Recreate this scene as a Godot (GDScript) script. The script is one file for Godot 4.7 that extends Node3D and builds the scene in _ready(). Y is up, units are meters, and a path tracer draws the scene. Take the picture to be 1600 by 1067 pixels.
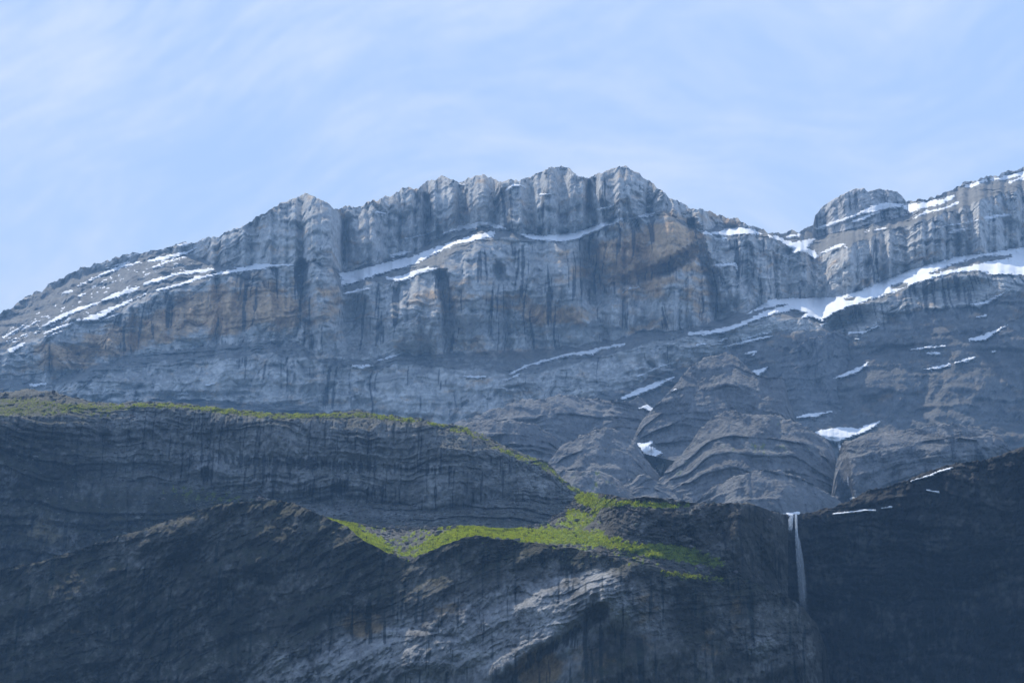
extends Node3D
# A limestone mountain wall above a grassy saddle, seen from the valley floor.
# Rock is built as lofts: profile lines across the mountain, each band between two lines rising at its own slope.

const PITCH := 17.0          # camera tilt, degrees
const FOV := 22.0            # vertical
const EYE := 2.0             # height of the camera above the valley floor
const STEP := 1.5            # finest mesh spacing, in 1600ths of the view's width

class Lens:
	static var T := tan(deg_to_rad(FOV / 2.0))
	static var CP := cos(deg_to_rad(PITCH))
	static var SP := sin(deg_to_rad(PITCH))

	static func ray(x: float, y: float) -> Vector2:   # direction per metre of depth, as (right, up)
		var a := (x - 800.0) / 533.5 * T
		var b := (533.5 - y) / 533.5 * T
		var q := 1.0 / (CP - b * SP)
		return Vector2(a * q, (b * CP + SP) * q)

	static func along(l: Array, x: float) -> float:   # value of a profile line [x0, v0, x1, v1, ...] at x
		var n := l.size()
		if x <= l[0]:
			return l[1]
		for i in range(2, n, 2):
			if x < l[i]:
				var f: float = (x - l[i - 2]) / float(l[i] - l[i - 2])
				return lerpf(l[i - 1], l[i + 1], f)
		return l[n - 1]

	static func bend(l: Array, x: float) -> float:   # the same, drawn as a smooth curve
		var n := l.size()
		if x <= l[0] or n < 6:
			return along(l, x)
		for i in range(2, n, 2):
			if x < l[i]:
				var a := i - 2
				var z := maxi(0, a - 2)
				var e := mini(n - 2, i + 2)
				var f: float = (x - l[a]) / float(l[i] - l[a])
				var w: float = l[i] - l[a]
				var s0: float = (l[i + 1] - l[z + 1]) / maxf(1.0, l[i] - l[z]) * w
				var s1: float = (l[e + 1] - l[a + 1]) / maxf(1.0, l[e] - l[a]) * w
				return (2 * f * f * f - 3 * f * f + 1) * l[a + 1] + (f * f * f - 2 * f * f + f) * s0 + (3 * f * f - 2 * f * f * f) * l[i + 1] + (f * f * f - f * f) * s1
		return l[n - 1]

	static func cells(s: int) -> FastNoiseLite:
		var n := FastNoiseLite.new()
		n.seed = s
		n.noise_type = FastNoiseLite.TYPE_CELLULAR
		n.cellular_return_type = FastNoiseLite.RETURN_DISTANCE2_SUB
		n.cellular_jitter = 0.9
		n.frequency = 1.0
		n.fractal_type = FastNoiseLite.FRACTAL_NONE
		return n

	static func noise(s: int, octaves := 1, gain := 0.5) -> FastNoiseLite:
		var n := FastNoiseLite.new()
		n.seed = s
		n.noise_type = FastNoiseLite.TYPE_SIMPLEX_SMOOTH
		n.frequency = 1.0
		n.fractal_type = FastNoiseLite.FRACTAL_FBM if octaves > 1 else FastNoiseLite.FRACTAL_NONE
		n.fractal_octaves = octaves
		n.fractal_gain = gain
		return n

# A coarse map of marks and shapes on one rock face: stains, painted shade, grass, bulges and clefts.
class Marks:
	var w := 480
	var h := 360
	var cell := 4.0
	var ox := -160.0
	var oy := 180.0
	var v := PackedFloat32Array()
	func _init():
		v.resize(w * h)
	func spot(x: float, y: float, rx: float, ry: float, amount: float, tilt := 0.0) -> void:
		var r := maxf(rx, ry)
		var ct := cos(deg_to_rad(tilt))
		var st := sin(deg_to_rad(tilt))
		for j in range(maxi(0, int((y - r - oy) / cell)), mini(h, int((y + r - oy) / cell) + 2)):
			for i in range(maxi(0, int((x - r - ox) / cell)), mini(w, int((x + r - ox) / cell) + 2)):
				var dx := i * cell + ox - x
				var dy := j * cell + oy - y
				var q := pow((dx * ct + dy * st) / rx, 2) + pow((dy * ct - dx * st) / ry, 2)
				if q < 1.0:
					v[j * w + i] += amount * (1.0 - q) * (1.0 - q * q)
	func stroke(l: Array, width: float, amount: float) -> void:
		for k in range(0, l.size() - 2, 2):
			var a := Vector2(l[k], l[k + 1])
			var b := Vector2(l[k + 2], l[k + 3])
			for j in range(maxi(0, int((minf(a.y, b.y) - width - oy) / cell)), mini(h, int((maxf(a.y, b.y) + width - oy) / cell) + 2)):
				for i in range(maxi(0, int((minf(a.x, b.x) - width - ox) / cell)), mini(w, int((maxf(a.x, b.x) + width - ox) / cell) + 2)):
					var p := Vector2(i * cell + ox, j * cell + oy)
					var d := p.distance_to(Geometry2D.get_closest_point_to_segment(p, a, b)) / width
					if d < 1.0:
						var g := amount * (1.0 - d) * (1.0 + d)
						v[j * w + i] = maxf(v[j * w + i], g) if amount > 0.0 else minf(v[j * w + i], g)
	func get_at(x: float, y: float) -> float:
		var fx := clampf((x - ox) / cell, 0.0, w - 1.01)
		var fy := clampf((y - oy) / cell, 0.0, h - 1.01)
		var i := int(fx)
		var j := int(fy)
		fx -= i
		fy -= j
		var k := j * w + i
		return lerpf(lerpf(v[k], v[k + 1], fx), lerpf(v[k + w], v[k + w + 1], fx), fy)

class Rock:
	var x0: float
	var x1: float
	var dx: float
	var lines: Array
	var slopes: Array
	var foot: Array          # depth of the lowest line across x
	var rows := PackedInt32Array()
	var nc := 0
	var nr := 0
	var back := 6            # rows that carry the top on behind the skyline
	var ys := PackedFloat32Array()
	var ds := PackedFloat32Array()
	var pos := PackedVector3Array()
	var nor := PackedVector3Array()
	var col := PackedColorArray()
	var idx := PackedInt32Array()
	var green := PackedFloat32Array()
	var bulge := Marks.new()
	var stain_shade := Marks.new()   # dark water streaks, and shade painted in recesses and under overhangs
	var warm := Marks.new()    # ochre rock
	var turf := Marks.new()
	var pale := Marks.new()
	var deep := Marks.new()    # darker, half overgrown rock, and shade painted into the saddle's recess
	var p := {
		"rough": 3.0, "edge": 4.0, "big": 12.0, "big_w": 160.0, "pillar": 14.0, "pillar_w": 38.0, "tall": 4.0, "strata": 2.5, "strata_w": 9.0, "fine": 4.0, "fine_w": 30.0,
		"ledge_keep": 0.35, "dip": 0.0, "follow": 0.0, "belly": 6.0, "base": Color(0.21, 0.21, 0.215), "dark": Color(0.055, 0.06, 0.07), "ochre": Color(0.5, 0.33, 0.175), "light": Color(0.34, 0.34, 0.34),
		"grass": Color(0.13, 0.155, 0.03), "streak": 0.0, "streak_w": 9.0, "lean": 0.0, "deep_tone": Color(0.05, 0.048, 0.042), "band": 0.16, "moss": 0.0, "grain": 1.0, "mottle": 0.0, "bench": 0.0, "wave": 1.0, "seam": 0.4, "soil": Color(0.045, 0.05, 0.022), "slab": -1, "slab_tone": Color(0.15, 0.15, 0.152), "run": 14.0, "warmth": -0.3, "turf": -1.0, "scree": 0.85, "vary": 0.28, "back_run": 260.0, "back_slope": -12.0, "seed": 1,
	}
	var nb: FastNoiseLite
	var np: FastNoiseLite
	var nf: FastNoiseLite
	var ns: FastNoiseLite
	var nd: FastNoiseLite
	var nw: FastNoiseLite
	var nc1: FastNoiseLite

	func setup(from: float, to: float, profile: Array, slope: Array, depth: Array, options := {}, fine := 1.0) -> void:
		x0 = from
		x1 = to
		lines = profile
		slopes = slope
		foot = depth
		p.merge(options, true)
		nc = int((x1 - x0) / (STEP * fine)) + 1
		dx = (x1 - x0) / (nc - 1)
		for k in lines.size() - 1:
			var most := 0.0
			var mean := 0.0
			for c in range(0, nc, 8):
				var x := x0 + c * dx
				var hgt: float = maxf(0.0, Lens.along(lines[k + 1], x) - Lens.along(lines[k], x))
				if x > -20 and x < 1620:
					most = maxf(most, hgt)
				mean += hgt * 8.0 / nc
			var long := lerpf(mean, most, 0.5)
			if k == lines.size() - 2 and p.has("coarse_foot"):
				long *= p.coarse_foot
			rows.append(maxi(3, int(long / (STEP * fine))))
		nr = 1 + back
		for r in rows:
			nr += r
		var n := nc * nr
		ys.resize(n)
		ds.resize(n)
		pos.resize(n)
		nor.resize(n)
		col.resize(n)
		green.resize(n)
		idx.resize((nc - 1) * (nr - 1) * 6)
		var s: int = p.seed * 17
		nb = Lens.noise(s + 1, 3)
		np = Lens.noise(s + 2, 3, 0.45)
		nc1 = Lens.cells(s + 7)
		nf = Lens.noise(s + 3, 5, 0.55)
		ns = Lens.noise(s + 4, 3, 0.6)
		nd = Lens.noise(s + 5, 4, 0.6)
		nw = Lens.noise(s + 6, 2)

	func run() -> void:
		var t := WorkerThreadPool.add_group_task(column, nc)
		WorkerThreadPool.wait_for_group_task_completion(t)
		t = WorkerThreadPool.add_group_task(finish, nc)
		WorkerThreadPool.wait_for_group_task_completion(t)

	func column(c: int) -> void:
		var x := x0 + c * dx
		var nl := lines.size()
		var ly := PackedFloat32Array()
		ly.resize(nl)
		var xm := x * 0.01
		for k in nl:
			var e: float = p.rough if k == 0 else p.edge
			var jag := e * (nb.get_noise_2d(xm * 3.0, 31.7 * (k + 1)) * 1.6 + (1.1 * nf.get_noise_2d(xm * 10.0, 11.3) if k == 0 else 0.0))
			ly[k] = Lens.along(lines[k], x) + (jag if k < nl - 1 else 0.0)
			if k > 0:
				ly[k] = maxf(ly[k], ly[k - 1] + 0.02)
		var d: float = Lens.bend(foot, x)
		var y := ly[nl - 1]
		var up := Lens.ray(x, y).y
		var j := 0
		var o := c * nr
		var run_m := 0.0
		for k in range(nl - 2, -1, -1):
			var n := rows[k]
			var deg: float = Lens.bend(slopes[k], x) if slopes[k] is Array else slopes[k]
			var deg_up := deg
			if k > 0:
				deg_up = Lens.bend(slopes[k - 1], x) if slopes[k - 1] is Array else slopes[k - 1]
			var deg_dn := deg
			if k < nl - 2:
				deg_dn = Lens.bend(slopes[k + 1], x) if slopes[k + 1] is Array else slopes[k + 1]
			var hgt := ly[k + 1] - ly[k]
			for i in n + (1 if k == 0 else 0):
				var t := float(i) / n        # 0 at the foot of the band
				var yy := lerpf(ly[k + 1], ly[k], t)
				var r := Lens.ray(x, yy)
				var a := deg
				if t > 0.88:
					a = lerpf(deg, deg_up, (t - 0.88) * 4.0)
				elif t < 0.08:
					a = lerpf(deg, deg_dn, (0.08 - t) * 6.0)
				a = deg_to_rad(a)
				var move := d * (r.y - up) / maxf(0.1, sin(a) - cos(a) * r.y)
				d += move * cos(a)
				up = r.y
				put(o + j, x, yy, r, d, a, k, t, hgt, c)
				j += 1
		# carried on behind the skyline
		var last := o + j - 1
		var ext: float = p.back_run
		var b0 := pos[last]
		for i in back:
			var q := ext * pow(float(i + 1) / back, 2.2)
			var w := Vector3(b0.x * (1.0 + q / -b0.z), b0.y + q * tan(deg_to_rad(p.back_slope)) - 1.2 * (i + 1), b0.z - q)
			if i == back - 1:
				w.y -= ext * 0.6
			pos[o + j] = w
			ys[o + j] = ys[last] - 0.01 * (i + 1)
			ds[o + j] = -w.z
			col[o + j] = col[last]
			green[o + j] = 0.0
			j += 1

	func put(at: int, x: float, y: float, r: Vector2, d: float, a: float, k: int, t: float, hgt: float, _c: int) -> void:
		var X := d * r.x
		var Y := d * r.y
		var steep := smoothstep(0.75, 1.15, a)
		var keep: float = lerpf(p.ledge_keep, 1.0, steep)
		var fw := nw.get_noise_2d(X / (30.0 * p.grain), Y / (40.0 * p.grain))
		# layers of the rock: level, or bent along the profile lines
		var wob := nw.get_noise_2d(X / (220.0 * p.grain), Y / (160.0 * p.grain))
		var is_slab: bool = k == p.slab
		var lay: float = lerpf(Y, t * hgt * d * 0.000364, 0.85 if is_slab else p.follow) + p.dip * X + (wob * 22.0 * p.wave + 3.0 * fw) * p.grain
		var lc := cos(deg_to_rad(p.lean))
		var ls := sin(deg_to_rad(p.lean))
		var u := X * lc - Y * ls
		var w := X * ls + Y * lc
		var wx: float = u + 0.5 * p.pillar_w * nw.get_noise_2d(X / 90.0 + 40.0, Y / 130.0)
		var big: float = p.big * nb.get_noise_2d(wx / p.big_w, Y / (p.big_w * 1.6))
		var pil: float = absf(np.get_noise_2d(wx / p.pillar_w, w / (p.pillar_w * p.tall)))
		pil = sqrt(pil + 0.004) - 0.4
		var wy: float = w + p.pillar_w * 0.9 * nw.get_noise_2d(X / 60.0, Y / 60.0 + 70.0)
		var cl: float = clampf(nc1.get_noise_2d(wx / (p.pillar_w * 0.9), wy / (p.pillar_w * p.tall * 0.55)) + 1.0, 0.0, 1.0)
		var cl2: float = clampf(nc1.get_noise_2d(wx / (p.pillar_w * 0.33) + 31.0, wy / (p.pillar_w * p.tall * 0.2)) + 1.0, 0.0, 1.0)
		pil = pil * 0.7 + 0.9 * (sqrt(minf(cl * 1.6, 1.0)) - 0.75) + 0.3 * (sqrt(minf(cl2 * 1.6, 1.0)) - 0.75)
		var pow_p := 0.55 + 0.75 * nw.get_noise_2d(X / 150.0 - 80.0, Y / 110.0 + 9.0)
		var st := ns.get_noise_2d(lay / p.strata_w, X / (p.strata_w * p.run))
		var stp := clampf(st * 6.0, -1.0, 1.0) * 0.55 + st * 0.5
		var bed: float = ns.get_noise_2d(lay / (p.strata_w * 4.0) + 300.0, X / (p.strata_w * p.run * 3.0))
		var bench: float = clampf(bed * 7.0, -1.0, 1.0) * p.bench
		var seam: float = (1.0 - smoothstep(0.015, 0.07, absf(bed))) + 0.6 * (1.0 - smoothstep(0.02, 0.10, absf(st)))
		seam *= p.seam * clampf(0.6 + 1.6 * nw.get_noise_2d(X / (70.0 * p.grain) + 15.0, Y / (50.0 * p.grain)), 0.0, 1.0)
		var fin: float = nf.get_noise_3d(X / p.fine_w, Y / p.fine_w, d / p.fine_w)
		var blk := absf(nf.get_noise_3d(X / (p.fine_w * 0.7) + 50.0, Y / p.fine_w, d / p.fine_w + 7.0))
		var mark := bulge.get_at(x, y)
		if is_slab:
			st *= 1.5
			pil *= 0.35
		var out: float = bench - 1.2 * seam * p.strata + big + p.pillar * pil * clampf(pow_p, 0.1, 1.4) * keep + p.strata * stp * (0.55 + 0.8 * nw.get_noise_2d(X / 180.0 + 5.0, Y / 90.0)) + p.fine * (fin * 0.9 + blk * 0.8 - 0.2) * keep + mark
		if steep > 0.5:
			out += p.belly * (1.0 - pow(2.0 * t - 1.0, 2.0)) * clampf(hgt / 60.0, 0.0, 1.0)
		var dd := d - out
		ys[at] = y
		ds[at] = dd
		pos[at] = Vector3(dd * r.x, EYE + dd * r.y, -dd)
		# what the rock is made of, with its painted shade
		var v := nd.get_noise_2d(X / (70.0 * p.grain), Y / (70.0 * p.grain))
		var v2 := nd.get_noise_2d(X / (11.0 * p.grain) + 33.0, Y / (14.0 * p.grain))
		var c: Color = p.base
		c = c.lerp(p.deep_tone, clampf(deep.get_at(x, y) * (0.85 + 0.7 * v + 0.5 * v2), 0.0, 0.95))
		c = c.lerp(p.light, clampf(pale.get_at(x, y) * (0.9 + 0.9 * v + 0.5 * v2), 0.0, 1.0))
		if is_slab:
			c = c.lerp(p.slab_tone, 0.9)
		c = c.lerp(p.light, p.mottle * smoothstep(0.0, 0.55, v + 0.7 * v2))
		var wm: float = smoothstep(0.1, 0.75, p.warmth + warm.get_at(x, y) + 0.8 * nd.get_noise_2d(X / (55.0 * p.grain) + 90.0, Y / (24.0 * p.grain)) + 0.25 * v2)
		c = c.lerp(p.ochre, 0.9 * wm * (0.35 + 0.65 * steep))
		c = c * (1.0 + p.vary * (v * 1.1 + v2 * 0.7) + (0.3 if is_slab else p.band) * st) * (1.0 - 0.42 * minf(seam, 1.0))
		var sk := nd.get_noise_2d((X + 0.3 * (wx - u)) / p.streak_w + 200.0, Y / (p.streak_w * 16.0))
		var sd: float = smoothstep(0.16, 0.36, sk * 1.3 + p.streak + stain_shade.get_at(x, y) + 0.16 * (t - 0.6)) * steep
		c = c.lerp(p.dark, 0.8 * sd)
		c = c.lerp(Color(c.r * p.scree, c.g * p.scree, c.b * p.scree), 1.0 - steep)
		var g: float = smoothstep(0.0, 0.4, p.turf + turf.get_at(x, y) + 0.75 * v2 + 0.4 * v - 0.25 * steep)
		if g > 0.0:
			var gc: Color = p.grass
			c = c.lerp(gc * (1.0 + 0.5 * v2 + 0.3 * nd.get_noise_2d(X / 5.0, d / 9.0)), g)
		green[at] = g
		c *= 1.42          # the grain map darkens by as much
		c.r = clampf(c.r, 0.012, 0.8)
		c.g = clampf(c.g, 0.012, 0.8)
		c.b = clampf(c.b, 0.01, 0.8)
		c.a = 1.0
		col[at] = c

	func finish(c: int) -> void:
		var ca := maxi(0, c - 1)
		var cb := mini(nc - 1, c + 1)
		for j in nr:
			var ja := maxi(0, j - 1)
			var jb := mini(nr - 1, j + 1)
			var n := (pos[cb * nr + j] - pos[ca * nr + j]).cross(pos[c * nr + jb] - pos[c * nr + ja])
			n = n.normalized() if n.length_squared() > 1e-12 else Vector3.UP
			nor[c * nr + j] = n
			if p.moss > 0.0:
				var q := pos[c * nr + j]
				var m: float = p.moss * smoothstep(0.42, 0.72, n.y + 0.3 * nd.get_noise_2d(q.x / (16.0 * p.grain) + 60.0, q.y / (10.0 * p.grain)))
				m *= 1.0 - clampf(1.3 * pale.get_at(x0 + c * dx, ys[c * nr + j]), 0.0, 1.0)
				if m > 0.01:
					var was := col[c * nr + j]
					var v := 1.0 + 0.5 * nd.get_noise_2d(q.x / 6.0, q.y / 6.0)
					col[c * nr + j] = was.lerp(Color(p.soil.r * v, p.soil.g * v, p.soil.b * v), m)
		if c == nc - 1:
			return
		var k := c * (nr - 1) * 6
		for j in nr - 1:
			var a := c * nr + j
			idx[k] = a
			idx[k + 1] = a + 1
			idx[k + 2] = a + nr + 1
			idx[k + 3] = a
			idx[k + 4] = a + nr + 1
			idx[k + 5] = a + nr
			k += 6

	func mesh() -> ArrayMesh:
		var a := []
		a.resize(Mesh.ARRAY_MAX)
		a[Mesh.ARRAY_VERTEX] = pos
		a[Mesh.ARRAY_NORMAL] = nor
		a[Mesh.ARRAY_COLOR] = col
		a[Mesh.ARRAY_INDEX] = idx
		var m := ArrayMesh.new()
		m.add_surface_from_arrays(Mesh.PRIMITIVE_TRIANGLES, a)
		return m

	func at_column(c: int, y: float) -> float:
		var lo := c * nr
		var hi := lo + nr - back - 1
		while hi - lo > 1:
			var mid := (lo + hi) >> 1
			if ys[mid] > y:
				lo = mid
			else:
				hi = mid
		var f := clampf((ys[lo] - y) / maxf(1e-4, ys[lo] - ys[hi]), 0.0, 1.0)
		return lerpf(ds[lo], ds[hi], f)

	func depth(x: float, y: float) -> float:
		var f := clampf((x - x0) / dx, 0.0, nc - 1.001)
		var c := int(f)
		return lerpf(at_column(c, y), at_column(c + 1, y), f - c)

	func smooth_depth(x: float, y: float, s := 2.5) -> float:
		var n := 0.0
		for o in [Vector2(0, 0), Vector2(1, 0), Vector2(-1, 0), Vector2(0, 0.6), Vector2(0, -0.6)]:
			n += depth(x + o.x * s, y + o.y * s)
		return n / 5.0


var rocks := {}
var n_edge := Lens.noise(901, 3)

func tag(o: Node, label: String, category: String, group := "", kind := "") -> void:
	o.set_meta("label", label)
	o.set_meta("category", category)
	if group:
		o.set_meta("group", group)
	if kind:
		o.set_meta("kind", kind)

func put_mesh(called: String, m: Mesh, mat: Material, parent: Node = self) -> MeshInstance3D:
	var o := MeshInstance3D.new()
	o.name = called
	o.mesh = m
	o.material_override = mat
	parent.add_child(o, true)
	return o

var grain_maps := {}

func grain(key: String) -> NoiseTexture2D:      # seamless cracks and grain of broken limestone; "tone" for colour, "relief" for height
	if not grain_maps.has(key):
		var n := FastNoiseLite.new()
		n.seed = 640
		n.noise_type = FastNoiseLite.TYPE_SIMPLEX_SMOOTH
		n.frequency = 0.012
		n.fractal_type = FastNoiseLite.FRACTAL_RIDGED if key == "relief" else FastNoiseLite.FRACTAL_FBM
		n.fractal_octaves = 6
		n.fractal_gain = 0.62
		n.domain_warp_enabled = true
		n.domain_warp_amplitude = 26.0
		n.domain_warp_frequency = 0.02
		var t := NoiseTexture2D.new()
		t.width = 1024
		t.height = 1024
		t.seamless = true
		t.noise = n
		if key == "tone":
			var g := Gradient.new()
			g.offsets = PackedFloat32Array([0.0, 0.32, 0.5, 0.72, 1.0])
			g.colors = PackedColorArray([Color(0.58, 0.58, 0.59), Color(0.81, 0.81, 0.81), Color(0.92, 0.92, 0.915), Color(0.98, 0.98, 0.975), Color(1, 1, 1)])
			t.color_ramp = g
		grain_maps[key] = t
	return grain_maps[key]

func rock_material(rough := 0.92, tile := 60.0) -> StandardMaterial3D:    # tile: metres that the grain covers before it repeats
	var m := StandardMaterial3D.new()
	m.vertex_color_use_as_albedo = true
	m.roughness = rough
	m.metallic_specular = 0.25
	m.albedo_texture = grain("tone")
	m.heightmap_enabled = true
	m.heightmap_texture = grain("relief")
	m.heightmap_scale = minf(tile * 3.0, 260.0)
	m.uv1_triplanar = true
	m.uv1_world_triplanar = true
	m.uv1_scale = Vector3.ONE / tile
	return m

func raise_rock(called: String, key: String, r: Rock, label: String, category: String, mat: Material) -> void:
	r.run()
	rocks[key] = r
	var o := put_mesh(called, r.mesh(), mat)
	tag(o, label, category, "", "structure")

# Snow that lies on a rock: the area of the strokes and outlines given, laid over the smoothed rock so that stones poke through.
func rock_at(x: float, y: float) -> Rock:      # the nearest rock that covers a direction
	var best: Rock = null
	var near := 1e9
	for key in rocks:
		var r: Rock = rocks[key]
		if x < r.x0 or x > r.x1:
			continue
		var c := clampi(int((x - r.x0) / r.dx), 0, r.nc - 1) * r.nr
		if y > r.ys[c] or y < r.ys[c + r.nr - r.back - 1]:
			continue
		var d := r.depth(x, y)
		if d < near:
			near = d
			best = r
	return best

func snow_mesh(strokes: Array, outlines: Array, holes := [], thick := 3.0, jag := 3.0, loose := false, drift := 1.0) -> ArrayMesh:
	var box := Rect2()
	var first := true
	for s in strokes:
		for k in range(0, s.size(), 3):
			var q := Rect2(s[k] - s[k + 2] - 6, s[k + 1] - s[k + 2] - 6, s[k + 2] * 2 + 12, s[k + 2] * 2 + 12)
			box = q if first else box.merge(q)
			first = false
	var polys: Array[PackedVector2Array] = []
	for s in outlines:
		var pl := PackedVector2Array()
		for k in range(0, s.size(), 2):
			pl.append(Vector2(s[k], s[k + 1]))
			var q := Rect2(s[k] - 6, s[k + 1] - 6, 12, 12)
			box = q if first else box.merge(q)
			first = false
		polys.append(pl)
	var step := 1.0
	var w := int(box.size.x / step) + 1
	var h := int(box.size.y / step) + 1
	var inside := PackedFloat32Array()
	inside.resize(w * h)
	var keep := PackedInt32Array()
	keep.resize(w * h)
	keep.fill(-1)
	var v := PackedVector3Array()
	var run_down := 0
	for ji in h * w:
		@warning_ignore("integer_division")
		var i := ji / h
		var j := ji % h
		if true:
			var pt := box.position + Vector2(i, j) * step
			var sd := -99.0
			for s in strokes:
				for k in range(0, s.size() - 3, 3):
					var a := Vector2(s[k], s[k + 1])
					var b := Vector2(s[k + 3], s[k + 4])
					var ab := b - a
					var f := clampf((pt - a).dot(ab) / maxf(ab.length_squared(), 0.01), 0.0, 1.0)
					sd = maxf(sd, lerpf(s[k + 2], s[k + 5], f) - pt.distance_to(a + ab * f))
			for pl in polys:
				var near := 99.0
				for k in pl.size():
					near = minf(near, pt.distance_to(Geometry2D.get_closest_point_to_segment(pt, pl[k], pl[(k + 1) % pl.size()])))
				sd = maxf(sd, near if Geometry2D.is_point_in_polygon(pt, pl) else -near)
			for t in holes:
				for k in range(0, t.size() - 3, 3):
					var a := Vector2(t[k], t[k + 1])
					var ab := Vector2(t[k + 3], t[k + 4]) - a
					var f := clampf((pt - a).dot(ab) / maxf(ab.length_squared(), 0.01), 0.0, 1.0)
					sd = minf(sd, pt.distance_to(a + ab * f) - lerpf(t[k + 2], t[k + 5], f))
			sd += -0.4 + jag * (n_edge.get_noise_2d(pt.x / 16.0, pt.y / 5.0) + 0.8 * n_edge.get_noise_2d(pt.x / 5.0 + 70.0, pt.y / 2.5))
			inside[j * w + i] = sd
			if sd <= -2.0:
				run_down = 0
			else:
				run_down += 1
			var r: Rock = rock_at(pt.x, pt.y) if sd > -2.0 else null
			if r:
				var d := r.smooth_depth(pt.x, pt.y) - thick * clampf(sd * 0.8, -1.0, 1.0) - drift * minf(run_down, 16) * 0.55 * smoothstep(-1.0, 1.5, sd)
				var q := Lens.ray(pt.x, pt.y)
				keep[j * w + i] = v.size()
				v.append(Vector3(d * q.x, EYE + d * q.y, -d))
	var idx := PackedInt32Array()
	for j in h - 1:
		for i in w - 1:
			var a := keep[j * w + i]
			var b := keep[j * w + i + 1]
			var c := keep[j * w + w + i + 1]
			var d := keep[j * w + w + i]
			if a >= 0 and b >= 0 and c >= 0 and d >= 0 and absf(v[a].z - v[c].z) < 50.0 and absf(v[b].z - v[d].z) < 50.0:
				idx.append_array([a, b, c, a, c, d])
	if idx.is_empty():
		return null
	if not loose:
		idx = largest(idx, v.size())
	var into := PackedInt32Array()
	into.resize(v.size())
	into.fill(-1)
	var used := PackedVector3Array()
	for k in idx.size():
		if into[idx[k]] < 0:
			into[idx[k]] = used.size()
			used.append(v[idx[k]])
		idx[k] = into[idx[k]]
	v = used
	var nrm := PackedVector3Array()
	nrm.resize(v.size())
	for k in range(0, idx.size(), 3):
		var n := (v[idx[k + 2]] - v[idx[k]]).cross(v[idx[k + 1]] - v[idx[k]])
		for e in 3:
			nrm[idx[k + e]] += n
	for k in nrm.size():
		nrm[k] = nrm[k].normalized() if nrm[k].length_squared() > 0 else Vector3.UP
	var arr := []
	arr.resize(Mesh.ARRAY_MAX)
	arr[Mesh.ARRAY_VERTEX] = v
	arr[Mesh.ARRAY_NORMAL] = nrm
	arr[Mesh.ARRAY_INDEX] = idx
	var m := ArrayMesh.new()
	m.add_surface_from_arrays(Mesh.PRIMITIVE_TRIANGLES, arr)
	return m

var snow_white: StandardMaterial3D

func largest(idx: PackedInt32Array, n: int) -> PackedInt32Array:   # the triangles of the biggest connected piece
	var up := PackedInt32Array()
	up.resize(n)
	for k in n:
		up[k] = k
	for k in range(0, idx.size(), 3):
		for e in 2:
			var a := idx[k + e]
			var b := idx[k + e + 1]
			while up[a] != a:
				up[a] = up[up[a]]
				a = up[a]
			while up[b] != b:
				up[b] = up[up[b]]
				b = up[b]
			up[a] = b
	var count := {}
	var own := PackedInt32Array()
	own.resize(n)
	for k in n:
		var a := k
		while up[a] != a:
			a = up[a]
		own[k] = a
	for k in range(0, idx.size(), 3):
		count[own[idx[k]]] = count.get(own[idx[k]], 0) + 1
	var best := -1
	for key in count:
		if best < 0 or count[key] > count[best]:
			best = key
	var out := PackedInt32Array()
	for k in range(0, idx.size(), 3):
		if own[idx[k]] == best:
			out.append_array([idx[k], idx[k + 1], idx[k + 2]])
	return out

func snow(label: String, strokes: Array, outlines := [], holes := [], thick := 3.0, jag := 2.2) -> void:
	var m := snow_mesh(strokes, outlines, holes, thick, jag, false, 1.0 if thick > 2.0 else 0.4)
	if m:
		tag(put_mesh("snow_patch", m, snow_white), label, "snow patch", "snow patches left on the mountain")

func _ready() -> void:
	# camera, sky, sun, exposure, air
	var cam := Camera3D.new()
	cam.name = "camera"
	cam.fov = FOV
	cam.near = 0.5
	cam.far = 12000.0
	add_child(cam)
	cam.position = Vector3(0, EYE, 0)
	cam.rotation_degrees.x = PITCH
	cam.current = true

	var env := Environment.new()
	env.background_mode = Environment.BG_SKY
	env.sky = Sky.new()
	env.sky.sky_material = make_sky()
	env.tonemap_mode = Environment.TONE_MAPPER_LINEAR
	env.tonemap_exposure = 1.12
	env.sdfgi_enabled = true
	env.ssao_enabled = true
	env.ssil_enabled = true
	env.fog_enabled = true
	env.fog_density = 0.000115
	env.fog_light_color = Color(0.28, 0.56, 1.0).linear_to_srgb()
	var we := WorldEnvironment.new()
	we.name = "world"
	we.environment = env
	add_child(we)

	var sun := DirectionalLight3D.new()
	sun.name = "sun"
	sun.light_energy = 1.6
	sun.light_color = Color(1.0, 0.965, 0.9)
	sun.light_angular_distance = 0.53
	sun.shadow_enabled = true
	sun.directional_shadow_max_distance = 4000.0
	add_child(sun)
	var az := deg_to_rad(-25.0)      # to the left of where the camera looks, behind the mountain
	var el := deg_to_rad(53.0)
	sun.look_at_from_position(Vector3.ZERO, -Vector3(sin(az) * cos(el), sin(el), -cos(az) * cos(el)), Vector3.UP)

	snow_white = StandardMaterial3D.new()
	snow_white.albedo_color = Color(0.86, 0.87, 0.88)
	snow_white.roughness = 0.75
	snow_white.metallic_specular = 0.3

	build_ground()
	build_wall()
	build_domes()
	build_meadow_cliff()
	build_front()
	build_snow()
	build_water()
	build_grass()

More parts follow.
